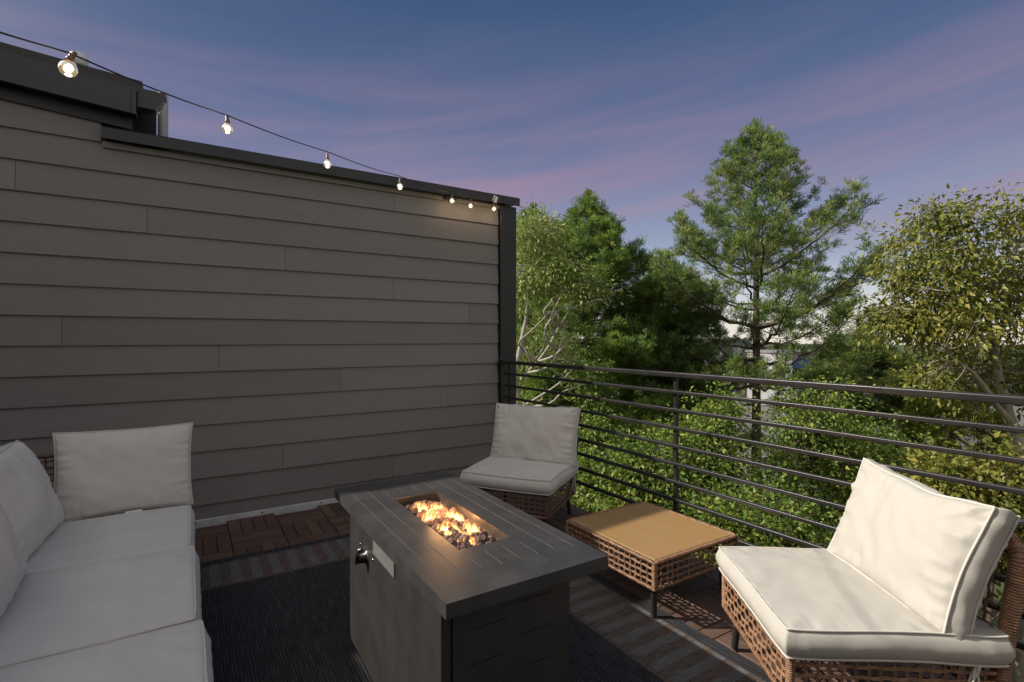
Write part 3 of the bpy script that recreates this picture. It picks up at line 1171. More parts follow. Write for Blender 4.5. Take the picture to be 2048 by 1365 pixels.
# flames: curling tongues rising between the stones
fr_ = random.Random(5)
for (u, v, wx_, wy_, h) in ((0.34, 0.90, 0.085, 0.12, 0.085), (0.60, 0.80, 0.09, 0.14, 0.08), (0.36, 0.66, 0.10, 0.16, 0.085), (0.64, 0.55, 0.085, 0.15, 0.095),
                           (0.40, 0.42, 0.10, 0.16, 0.075), (0.66, 0.30, 0.08, 0.14, 0.085), (0.44, 0.19, 0.085, 0.13, 0.06)):
    m = MB()
    nr, nk = 9, 14
    vs, fs = [], []
    for i in range(nr + 1):
        t = i / nr
        k_r = (0.55 + 0.45 * math.sin(math.pi * min(1.0, t * 1.3 + 0.2))) * (1 - t) ** 0.45 + 0.02
        for k in range(nk):
            a = 2 * math.pi * k / nk
            w_ = 1 + 0.22 * mnoise.noise(Vector((math.cos(a) * 1.5, math.sin(a) * 1.5, t * 2 + u * 9 + v * 5)))
            vs.append((wx_ * 0.5 * k_r * w_ * math.cos(a) + 0.012 * math.sin(t * 4 + u * 7) * t, wy_ * 0.5 * k_r * w_ * math.sin(a) - 0.02 * t * t, h * t))
    for i in range(nr):
        for k in range(nk):
            k2 = (k + 1) % nk
            fs.append((i * nk + k, i * nk + k2, (i + 1) * nk + k2, (i + 1) * nk + k))
    fs += [tuple(range(nk - 1, -1, -1)), tuple(nr * nk + k for k in range(nk))]
    m.add(vs, fs, 0, True)
    m.v = [(x_, y_, z_ * 0.78) for x_, y_, z_ in m.v]
    m.build('flame', M_FLAME, fire, (op[0] + (op[2] - op[0]) * u, op[1] + 0.02 + (op[3] - op[1] - 0.09) * v, FZ - 0.030))
gl = bpy.data.lights.new('fire_glow', 'POINT')
gl.energy = 5.0
gl.color = (1.0, 0.5, 0.18)
gl.shadow_soft_size = 0.08
go = bpy.data.objects.new('fire_glow', gl)
COL.objects.link(go)
go.parent = fire
go.location = ((op[0] + op[2]) / 2, (op[1] + op[3]) / 2, FZ - 0.004)


# ================================================================== CUSHIONS
def cushion(w, h, t, bulge, pinch=0.02, wr=0.004, seed=0, corner=0.035, nseg=56, ear=0.0, gus=0.006, sag=0.0):
    """boxed cushion lying in xy, thickness along z, centre at the origin; returns body and the two seam loops"""
    b = MB()

    def outline(s_, inner=1.0):
        pass
    vs, fs = [], []
    n = nseg
    rnd = Vector((seed * 3.1, seed * 1.7, seed * 0.9))

    def shape(u, v):
        # square to rounded square with drawn-out or softened corners
        x, y = u * w / 2, v * h / 2
        x *= 1 - pinch * (1 - v * v)
        y *= 1 - pinch * (1 - u * u)
        c = (abs(u) ** 6) * (abs(v) ** 6)
        x *= 1 - corner * c + ear * c
        y *= 1 - corner * c + ear * c
        wob = 0.0035 * mnoise.noise(Vector((x * 6, y * 6, 0)) + rnd)
        if v > 0:
            y -= sag * v * (1 - u * u) * (0.8 + 0.6 * mnoise.noise(Vector((u * 1.7, seed, 0))))
        return x * (1 + wob), y * (1 + wob)
    loops = []
    for side in (1, -1):
        o = len(vs)
        for i in range(n + 1):
            for j in range(n + 1):
                u = math.sin((i / n - 0.5) * math.pi) * 0.35 + (i / n * 2 - 1) * 0.65
                v = math.sin((j / n - 0.5) * math.pi) * 0.35 + (j / n * 2 - 1) * 0.65
                x, y = shape(u, v)
                du, dv = (1 - abs(u)) * w / 2, (1 - abs(v)) * h / 2
                dd = min(du, dv)
                prof = (max(0.0, (1 - u * u)) ** 0.42) * (max(0.0, (1 - v * v)) ** 0.42)
                z = t / 2 + bulge * prof
                # puckers running in from the seams, broad slack folds in the middle
                fall = math.exp(-dd / 0.045) * (1 - math.exp(-dd / 0.006))
                al = y if du < dv else x
                z += wr * 1.9 * fall * mnoise.noise(Vector((al * 42, dd * 7, side * 5 + (3 if du < dv else 9))) + rnd)
                z += wr * 1.5 * mnoise.noise(Vector((x * 5.5, y * 5.5, side * 3)) + rnd) * min(1, dd / 0.06)
                z += wr * 0.7 * mnoise.noise(Vector((x * 15 + y * 6, y * 13, side * 2)) + rnd) * min(1, dd / 0.05)
                vs.append(Vector((x, y, side * z + wr * 1.3 * mnoise.noise(Vector((x * 4.2, y * 4.2, 7)) + rnd))))
        for i in range(n):
            for j in range(n):
                a = o + i * (n + 1) + j
                q = (a, a + n + 1, a + n + 2, a + 1)
                fs.append(q if side == 1 else q[::-1])
        e = [i * (n + 1) for i in range(n + 1)] + [n * (n + 1) + j for j in range(1, n + 1)] + \
            [i * (n + 1) + n for i in range(n - 1, -1, -1)] + [j for j in range(n - 1, 0, -1)]
        loops.append([o + k for k in e])
    # gusset, slightly swollen between the seams
    A, B = loops
    k = len(A)
    rows = [A]
    R_ = 5
    for r in range(1, R_):
        f = r / R_
        row = []
        for q in range(k):
            p = vs[A[q]].lerp(vs[B[q]], f)
            d = Vector((p.x / (w / 2), p.y / (h / 2), 0))
            mx_ = max(abs(d.x), abs(d.y))
            nrm = Vector((d.x if abs(d.x) > 0.86 * mx_ else 0, d.y if abs(d.y) > 0.86 * mx_ else 0, 0)).normalized()
            amt = gus * math.sin(math.pi * f) + wr * 0.6 * mnoise.noise(Vector((p.x * 17, p.y * 17, f * 3)) + rnd) * math.sin(math.pi * f)
            vs.append(p + nrm * amt)
            row.append(len(vs) - 1)
        rows.append(row)
    rows.append(B)
    for r in range(R_):
        for q in range(k):
            q2 = (q + 1) % k
            fs.append((rows[r][q], rows[r + 1][q], rows[r + 1][q2], rows[r][q2]))
    b.add(vs, fs, 0, True)
    pip = MB()
    for lp in loops:
        pts = [vs[i] * 1.0 for i in lp]
        pts = [Vector((p.x * (1 + 0.003 / (w / 2)), p.y * (1 + 0.003 / (h / 2)), p.z)) for p in pts]
        pts.append(pts[0])
        pip.tube(pts, 0.0036, 6, cap=False)
    return b, pip


def put_cushion(name, parent, M, fabric, **kw):
    b, p = cushion(**kw)
    o = b.build(name, fabric, parent)
    o.matrix_local = M
    p.build('piping', M_PIPING, o)
    return o


def frame_matrix(origin, xa, ya):
    xa = Vector(xa).normalized()
    ya = Vector(ya)
    ya = (ya - xa * ya.dot(xa)).normalized()
    za = xa.cross(ya)
    return Matrix(((xa.x, ya.x, za.x, origin[0]), (xa.y, ya.y, za.y, origin[1]), (xa.z, ya.z, za.z, origin[2]), (0, 0, 0, 1)))


# ================================================================== WICKER
STRAND = {}


def strand_mesh(length, ncross, phase, width, m_, amp=0.0032):
    """one woven band: two canes side by side, waving over and under; along x, plane xz"""
    key = (round(length, 3), ncross, phase, round(width, 4), m_.name)
    if key in STRAND:
        return STRAND[key]
    b = MB()
    seg = ncross * 2
    for off in (-width * 0.26, width * 0.26):
        pts = []
        for i in range(seg + 1):
            t = i / seg
            y = amp * math.cos(math.pi * (t * ncross - 0.5) + math.pi * phase)
            pts.append((length * (t - 0.5), y, off))
        b.tube(pts, width * 0.27, 5, cap=False, flat=0.9)
    STRAND[key] = b.mesh('strand', m_)
    return STRAND[key]


def wicker_panel(parent, w, h, M, m_, pitch_x=0.037, pitch_z=0.032, cane=0.0108, seed=0, rim=True, name='wicker_panel'):
    """open weave w wide, h high in local xz (origin at the lower left corner), with bound rims top and bottom"""
    rn = random.Random(seed)
    m = MB()
    if rim:
        for z, r_ in ((0.0, 0.0085), (h, 0.0095)):
            pts = [(w * i / 30, 0.001 * math.sin(i * 2.1), z + 0.0012 * math.sin(i * 1.7 + seed)) for i in range(31)]
            m.tube(pts, r_, 7)
            # wrapping cane round the rim
            nw = int(w / 0.012)
            hp = []
            for i in range(nw * 6 + 1):
                t = i / (nw * 6)
                a = 2 * math.pi * i / 6
                hp.append((w * t, math.cos(a) * (r_ + 0.0012), z + math.sin(a) * (r_ + 0.0012)))
            m.tube(hp, 0.0022, 4, cap=False)
    else:
        m.tube([(0, 0, 0), (w, 0, 0)], 0.006, 6)
    pan = m.build(name, m_, parent)
    pan.matrix_local = M
    nx_ = max(3, round(w / pitch_x))
    nz_ = max(2, round(h / pitch_z))
    for i in range(1, nz_):
        z = h * i / nz_
        me = strand_mesh(w - 0.004, nx_, i % 2, cane, m_)
        o = link('strand', me, pan, (w / 2, 0, z + rn.uniform(-.0015, .0015)), (0, rn.uniform(-.006, .006), 0))
    for i in range(1, nx_):
        x = w * i / nx_
        me = strand_mesh(h, nz_, i % 2, cane * 0.92, m_, 0.0026)
        o = link('strand', me, pan, (x + rn.uniform(-.0025, .0025), 0, h / 2), (0, R(90) + rn.uniform(-.02, .02), 0))
    return pan


def corner_post(parent, x, y, z0, z1, m_, r_=0.012):
    m = MB()
    m.tube([(x, y, z0), (x, y, z1)], r_, 8)
    nt_ = int((z1 - z0) / 0.0062)
    for i in range(nt_):
        z = z0 + (i + 0.5) * (z1 - z0) / nt_
        pts = [(x + (r_ + 0.0006) * math.cos(a * math.pi / 5), y + (r_ + 0.0006) * math.sin(a * math.pi / 5), z) for a in range(11)]
        m.tube(pts, 0.0027, 4, cap=False)
    return m.build('corner_post', m_, parent)


def wicker_box(parent, w, d, z0, z1, m_, seed=0):
    """four open-weave sides round a box centred on the origin"""
    hx, hy = w / 2, d / 2
    h = z1 - z0
    Tm = Matrix.Translation
    wicker_panel(parent, w - 0.02, h, Tm((-hx + 0.01, -hy, z0)), m_, seed=seed)
    wicker_panel(parent, w - 0.02, h, Tm((hx - 0.01, hy, z0)) @ Matrix.Rotation(R(180), 4, 'Z'), m_, seed=seed + 1)
    wicker_panel(parent, d - 0.02, h, Tm((-hx, hy - 0.01, z0)) @ Matrix.Rotation(R(-90), 4, 'Z'), m_, seed=seed + 2)
    wicker_panel(parent, d - 0.02, h, Tm((hx, -hy + 0.01, z0)) @ Matrix.Rotation(R(90), 4, 'Z'), m_, seed=seed + 3)
    for sx in (-1, 1):
        for sy in (-1, 1):
            corner_post(parent, sx * (hx - 0.004), sy * (hy - 0.004), z0 - 0.006, z1 + 0.004, m_, 0.0105)


def leg(parent, x, y, z1, dx=0.0, dy=0.0):
    m = MB()
    m.tube([(x, y, z1), (x + dx, y + dy, 0.012), (x + dx, y + dy, 0.0085)], [0.0165, 0.0135, 0.0125], 12)
    return m.build('leg', M_LEG, parent)


# ------------------------------------------------------------------ armless chairs
CW, CD = 0.585, 0.62


def armless_chair(name, label, loc, rz, wick, fab, seed, group, rug_z=0.0, bw=0.61, lean=69, sag=0.022):
    c = thing(name, label, 'chair', (*loc, rug_z), rz, group)
    wicker_box(c, CW, CD, 0.172, 0.318, wick, seed)
    for sx in (-1, 1):
        for sy in (-1, 1):
            leg(c, sx * (CW / 2 - 0.045), sy * (CD / 2 - 0.045), 0.178, sx * 0.012, sy * 0.012)
    m = MB()
    m.box((-CW / 2 + 0.012, -CD / 2 + 0.012, 0.300), (CW / 2 - 0.012, CD / 2 - 0.012, 0.3155), 0)
    m.build('seat_deck', M_KNOB, c)
    # back: open weave in a thick wrapped hoop, leaning back
    tilt = R(9)
    Mb = Matrix.Translation((-CW / 2 + 0.03, CD / 2 - 0.012, 0.318)) @ Matrix.Rotation(-tilt, 4, 'X')
    wicker_panel(c, CW - 0.06, 0.35, Mb, wick, seed=seed + 9, rim=True, name='back_panel')
    m = MB()
    Mh = Matrix.Translation((0, CD / 2 - 0.006, 0.20)) @ Matrix.Rotation(-tilt, 4, 'X')
    hw, hh, rc = CW / 2 - 0.012, 0.485, 0.06
    path = [(-hw, 0, 0), (-hw, 0, 0.15), (-hw, 0, 0.30), (-hw, 0, hh - rc)]
    path += [(-hw + rc - rc * math.cos(a), 0, hh - rc + rc * math.sin(a)) for a in (0.4, 0.8, 1.2)]
    path += [(-hw + rc + (2 * hw - 2 * rc) * i / 8, 0, hh) for i in range(9)]
    path += [(hw - rc + rc * math.sin(a), 0, hh - rc + rc * math.cos(a)) for a in (0.4, 0.8, 1.2)]
    path += [(hw, 0, hh - rc), (hw, 0, 0.30), (hw, 0, 0.15), (hw, 0, 0)]
    path = [Mh @ Vector(p) for p in path]
    m.tube(path, 0.021, 9)
    # wrapping
    for a, b_ in zip(path[:-1], path[1:]):
        dl = (b_ - a).length
        k = max(1, int(dl / 0.0085))
        for i in range(k):
            p = a.lerp(b_, (i + 0.5) / k)
            d = (b_ - a).normalized()
            sx_ = Vector((0, 1, 0)).cross(d).normalized()
            sy_ = d.cross(sx_)
            m.tube([p + (sx_ * math.cos(q * math.pi / 4) + sy_ * math.sin(q * math.pi / 4)) * 0.0218 for q in range(9)], 0.0036, 3, cap=False)
    m.build('back_hoop', wick, c)
    put_cushion('seat_cushion', c, Matrix.Translation((0, -0.005, 0.367)), fab, w=0.625, h=0.645, t=0.088, bulge=0.006, pinch=0.012,
                wr=0.0058, seed=seed, corner=0.02, gus=0.020)
    Mc = Matrix.Translation((0.004, 0.232, 0.590)) @ Matrix.Rotation(R(lean), 4, 'X')
    put_cushion('back_cushion', c, Mc, fab, w=bw, h=0.41, t=0.075, bulge=0.05, pinch=0.035, wr=0.012, seed=seed + 4, corner=0.0, gus=0.014, sag=sag)
    m = MB()
    x_ = CW / 2 + 0.012
    for q in range(4):
        pts = []
        for i in range(7):
            t = i / 6
            pts.append((x_ + 0.012 * math.sin(q * 1.7 + t * 3) + 0.006 * q, CD / 2 - 0.085 - 0.018 * q * t, 0.325 - 0.085 * t * (1 + 0.2 * q)))
        m.tube(pts, 0.0035, 5)
    m.build('cushion_tie', M_PIPING, c)
    return c


def face_rz(fx, fy):
    return math.atan2(fx, -fy)


F1 = Vector((-0.81, 0.586))
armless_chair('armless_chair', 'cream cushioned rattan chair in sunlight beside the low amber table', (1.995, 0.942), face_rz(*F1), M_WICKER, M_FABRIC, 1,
              'rattan armless chairs')
F2 = Vector((-0.82, -0.57))
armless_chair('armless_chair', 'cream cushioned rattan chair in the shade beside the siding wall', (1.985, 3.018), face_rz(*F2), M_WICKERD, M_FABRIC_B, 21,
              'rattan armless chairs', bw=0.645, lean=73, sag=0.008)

# ------------------------------------------------------------------ coffee table
TX0, TX1, TY0, TY1 = 1.772, 2.377, 1.612, 2.243
ct = thing('coffee_table', 'low square rattan table with amber glass top by the railing', 'table', ((TX0 + TX1) / 2, (TY0 + TY1) / 2, 0))
tw, td = TX1 - TX0, TY1 - TY0
wicker_box(ct, tw, td, 0.168, 0.287, M_WICKER, 40)
for sx in (-1, 1):
    for sy in (-1, 1):
        leg(ct, sx * (tw / 2 - 0.05), sy * (td / 2 - 0.05), 0.172)
m = MB()
m.box((-tw / 2 + 0.014, -td / 2 + 0.014, 0.284), (tw / 2 - 0.014, td / 2 - 0.014, 0.2955), 0, bev=0.002)
m.build('glass_top', M_AMBER, ct)
m = MB()
m.box((-tw / 2 + 0.02, -td / 2 + 0.02, 0.262), (tw / 2 - 0.02, td / 2 - 0.02, 0.2825), 0)
m.build('top_board', M_WICKERD, ct)

# ------------------------------------------------------------------ sectional sofa
so = thing('sectional_sofa', 'cream cushioned sectional sofa along the left side facing the fire pit', 'sofa', (-0.34, 2.2, 0.007))
ox, oy = -0.34, 2.2
cells_y = [3.005, 2.262, 1.572, 0.885]
for q, (y0_, y1_) in enumerate(((2.605, 3.55), (1.93, 2.60), (1.25, 1.925), (0.57, 1.245))):
    # base module
    cx_, cy_ = -0.37, (y0_ + y1_) / 2
    d_, w_ = (y1_ - y0_ - 0.02), 0.66
    sub = MB()
    sub.box((cx_ - w_ / 2 - ox + 0.01, y0_ + 0.02 - oy, 0.285), (cx_ + w_ / 2 - ox - 0.01, y1_ - 0.02 - oy, 0.30), 0)
    base = sub.build('seat_base', M_WICKERD, so)
    hx = cx_ + w_ / 2 - ox
    wicker_panel(base, d_ - 0.02, 0.14, Matrix.Translation((hx, y0_ + 0.02 - oy, 0.165)) @ Matrix.Rotation(R(90), 4, 'Z'), M_WICKERD, seed=60 + q)
    for sy in (y0_ + 0.06, y1_ - 0.06):
        for sx in (cx_ - w_ / 2 + 0.05, cx_ + w_ / 2 - 0.05):
            leg(so, sx - ox, sy - oy, 0.17)
    # seat cushions
for q, (y0_, y1_, x1_, sd) in enumerate(((2.612, 3.27, 0.0, 31), (1.925, 2.612, 0.014, 32), (1.235, 1.905, 0.036, 33), (0.55, 1.225, 0.034, 34))):
    w_, h_ = x1_ + 0.66, y1_ - y0_
    Mq = Matrix.Translation(((x1_ - 0.66) / 2 - ox, (y0_ + y1_) / 2 - oy, 0.353)) @ Matrix.Rotation(R(0.4 * (q - 1)), 4, 'Z')
    put_cushion('seat_cushion', so, Mq, M_FABRIC_B, w=w_, h=h_, t=0.090, bulge=0.022, pinch=0.008, wr=0.005, seed=sd, corner=0.02, gus=0.022)
# backs: wicker frames along the wall end and the left side
m = MB()
m.box((-0.66 - ox, 3.47 - oy, 0.17), (-0.03 - ox, 3.51 - oy, 0.30), 0)
m.build('back_rail', M_WICKERD, so)
wicker_panel(so, 0.63, 0.44, Matrix.Translation((-0.665 - ox, 3.50 - oy, 0.25)), M_WICKERD, seed=71, name='back_panel')
wicker_panel(so, 2.9, 0.44, Matrix.Translation((-0.715 - ox, 3.49 - oy, 0.25)) @ Matrix.Rotation(R(-90), 4, 'Z'), M_WICKERD, seed=72, name='back_panel')
corner_post(so, -0.03 - ox, 3.50 - oy, 0.17, 0.69, M_WICKERD, 0.016)
corner_post(so, -0.70 - ox, 3.50 - oy, 0.17, 0.69, M_WICKERD, 0.016)
# back cushions
Mq = Matrix.Translation((-0.283 - ox, 3.352 - oy, 0.604)) @ Matrix.Rotation(R(1.0), 4, 'Z') @ Matrix.Rotation(R(78), 4, 'X')
bc = put_cushion('back_cushion', so, Mq, M_FABRIC_B, w=0.575, h=0.425, t=0.055, bulge=0.06, pinch=0.035, wr=0.008, seed=51, corner=0.0, ear=0.012)
m = MB()
m.box((-0.035, -0.004, -0.001), (0.035, 0.010, 0.001), 0)
lb = m.build('care_label', M_TAG, bc)
lb.location = (0.035, -0.214, 0.068)
lb.rotation_euler = (R(-50), 0, R(2))
for (yc, xo, sd, ln) in ((2.95, -0.645, 52, 0.60), (2.285, -0.625, 53, 0.63), (1.60, -0.66, 54, 0.63)):
    Mq = Matrix.Translation((xo - ox, yc - oy, 0.606)) @ Matrix.Rotation(R(90 + (-2 if sd == 52 else 2)), 4, 'Z') @ Matrix.Rotation(R(70), 4, 'X')
    put_cushion('back_cushion', so, Mq, M_FABRIC_B, w=ln, h=0.44, t=0.06, bulge=0.078, pinch=0.05, wr=0.009, seed=sd, corner=0.03, ear=0.0, sag=0.012)

# ================================================================== STRING LIGHTS
sl_ = thing('string_lights', 'string of glowing clear globe bulbs hung from the wall coping', 'string lights', (0, 0, 0))
bulbs = [(137, 137, 1.5), (455, 257, 2.3), (655, 328, 2.95), (800, 373, 3.75), (904, 402, 4.5), (941, 412, 4.6), (988, 418, 4.73)]
hang = [0.022, 0.034, 0.045, 0.05, 0.045, 0.03, 0.05]
tops = []
for (px, py, d), hg in zip(bulbs, hang):
    p = at(px, py, d)
    tops.append(p + Vector((0, 0, 0.0235 + hg)))
start = at(-220, -8, 1.15)
ctrl = [Vector((-2.572, -0.05, 2.32)), start] + tops
path = []
for a, b_ in zip(ctrl[:-1], ctrl[1:]):
    for i in range(8):
        t = i / 8
        p = a.lerp(b_, t)
        p.z -= 0.012 * math.sin(math.pi * t) * (b_ - a).length
        path.append(p)
path.append(ctrl[-1])
endp = tops[-1] + Vector((0.02, 0.01, 0.045))
path.append(endp)
m = MB()
m.tube(path, 0.0028, 5)
m.build('wire', M_WIRE, sl_)
sockm = MB()
sockm.lathe([(0.0, 0.040), (0.004, 0.040), (0.0065, 0.035), (0.0075, 0.016), (0.0105, 0.012), (0.0105, 0.0), (0.0, 0.0)], 12)
sock_me = sockm.mesh('socket', M_BRASS)
gm = MB()
gm.lathe([(0.010, 0.022), (0.012, 0.018), (0.0175, 0.012), (0.0222, 0.003), (0.0228, -0.003), (0.021, -0.012), (0.015, -0.0195), (0.007, -0.0232), (0.0, -0.024)], 20)
bulb_me = gm.mesh('bulb', M_GLASS)
fm = MB()
fm.lathe([(0.0, 0.014), (0.006, 0.011), (0.0105, 0.001), (0.0085, -0.009), (0.0, -0.014)], 12)
fil_me = fm.mesh('filament', M_FILAMENT)
for q, ((px, py, d), hg) in enumerate(zip(bulbs, hang)):
    p = at(px, py, d)
    tilt = (R(-14), R(22), 0) if q == 0 else (R(random.uniform(-6, 6)), R(random.uniform(-6, 6)), 0)
    sk = link('socket', sock_me, sl_, p + Vector((0, 0, 0.020)), tilt)
    bl = link('bulb', bulb_me, sl_, p, tilt)
    link('filament', fil_me, bl)
    if hg > 0.04:
        mm = MB()
        mm.tube([p + Vector((0, 0, 0.07)), tops[q]], 0.0025, 5)
        mm.build('drop_lead', M_WIRE, sl_)
    ld = bpy.data.lights.new('bulb_light', 'POINT')
    ld.energy = 0.3
    ld.color = (1.0, 0.68, 0.36)
    ld.shadow_soft_size = 0.024
    lo = bpy.data.objects.new('bulb_light', ld)
    COL.objects.link(lo)
    lo.parent = sl_
    lo.location = p + Vector((0, 0, -0.03)) if q < 4 else p + Vector((0.0, -0.035, -0.03))
hk = MB()
p = at(896, 396, 4.55)
hk.box((p.x - 0.03, p.y - 0.012, p.z - 0.02), (p.x + 0.03, p.y + 0.012, p.z + 0.02), 0, bev=0.004)
hk.tube([p + Vector((0.03, 0, 0)), p + Vector((0.08, -0.01, -0.01))], 0.006, 6)
hk.build('plug', M_WIRE, sl_)
cl = MB()
p = at(990, 399, 4.76)
cl.box((-0.022, -0.004, -0.03), (0.022, 0.004, 0.03), 0, Matrix.Translation(p) @ Matrix.Rotation(R(18), 4, 'Y'))
cl_o = cl.build('wall_clip', M_TAG)
tag(cl_o, 'small white adhesive clip holding the light string near the column', 'clip')


# ================================================================== TREES
def np_mesh(name, verts, tris, mats, smooth=False):
    me = bpy.data.meshes.new(name)
    nv, nf = len(verts), len(tris)
    me.vertices.add(nv)
    me.vertices.foreach_set('co', np.asarray(verts, dtype=np.float32).ravel())
    me.loops.add(nf * 3)
    me.loops.foreach_set('vertex_index', np.asarray(tris, dtype=np.int32).ravel())
    me.polygons.add(nf)
    me.polygons.foreach_set('loop_start', np.arange(0, nf * 3, 3, dtype=np.int32))
    me.polygons.foreach_set('loop_total', np.full(nf, 3, dtype=np.int32))
    me.update(calc_edges=True)
    for m_ in (mats if isinstance(mats, (list, tuple)) else [mats]):
        me.materials.append(m_)
    return me


def unit(a):
    return a / np.maximum(np.linalg.norm(a, axis=1, keepdims=True), 1e-9)


def leaves_mesh(name, C, D, size, aspect, m_, rng, fold=0.25, droop=0.35):
    """C: leaf bases, D: directions; each leaf a folded rhombus of four triangles"""
    n = len(C)
    D = unit(D + np.array([0, 0, -droop]))
    up = unit(rng.normal(size=(n, 3)) * 0.75 + np.array([0, 0, 0.9]))
    S = unit(np.cross(D, up))
    Nn = np.cross(S, D)
    Ls = (size * (0.5 + 1.0 * rng.beta(2.0, 2.2, n)))[:, None]
    Ws = Ls * aspect
    p0 = C
    mid = C + D * Ls * 0.45
    l1 = mid + S * Ws * 0.5 + Nn * Ws * fold
    r1 = mid - S * Ws * 0.5 + Nn * Ws * fold
    tip = C + D * Ls - Nn * Ls * 0.12
    V = np.stack([p0, l1, tip, r1, mid], axis=1).reshape(-1, 3)
    b = np.arange(n)[:, None] * 5
    T_ = np.concatenate([b + np.array([[0, 4, 1]]), b + np.array([[1, 4, 2]]), b + np.array([[2, 4, 3]]), b + np.array([[3, 4, 0]])])
    return np_mesh(name, V, T_, m_)


def needles_mesh(name, C, D, length, m_, rng, per=13, spread=0.95, width=0.012):
    """C: tuft centres, D: tuft axis; each tuft is a brush of thin blades joined at its root"""
    n = len(C)
    D = unit(D)
    a = unit(np.cross(D, rng.normal(size=(n, 3))))
    b = np.cross(D, a)
    V = np.zeros((n, 1 + per * 2, 3))
    V[:, 0] = C
    tl = []
    for k in range(per):
        ang = 2 * np.pi * (k / per) + rng.uniform(-0.4, 0.4, n)
        sp = spread * rng.uniform(0.35, 1.25, n)
        ln = length * rng.uniform(0.7, 1.25, n)
        rad = a * np.cos(ang)[:, None] + b * np.sin(ang)[:, None]
        d = unit(D + rad * sp[:, None])
        side = unit(np.cross(d, rng.normal(size=(n, 3)))) * width * 0.5
        e = C + d * ln[:, None]
        V[:, 1 + 2 * k] = e + side
        V[:, 2 + 2 * k] = e - side
        tl.append((0, 1 + 2 * k, 2 + 2 * k))
    base = np.arange(n)[:, None] * (1 + per * 2)
    T_ = np.concatenate([base + np.array([t]) for t in tl])
    return np_mesh(name, V.reshape(-1, 3), T_, m_)


def limb_path(a, b_, rng, sag=0.0, n=7, wob=0.05):
    a, b_ = np.asarray(a, float), np.asarray(b_, float)
    Ln = np.linalg.norm(b_ - a)
    pts = []
    o = rng.normal(size=3) * wob * Ln
    o2 = rng.normal(size=3) * wob * 0.5 * Ln
    for i in range(n):
        t = i / (n - 1)
        p = a + (b_ - a) * t + o * math.sin(math.pi * t) + o2 * math.sin(2 * math.pi * t)
        p = p + np.array([0, 0, -sag * Ln * math.sin(math.pi * t)])
        pts.append(p)
    return pts


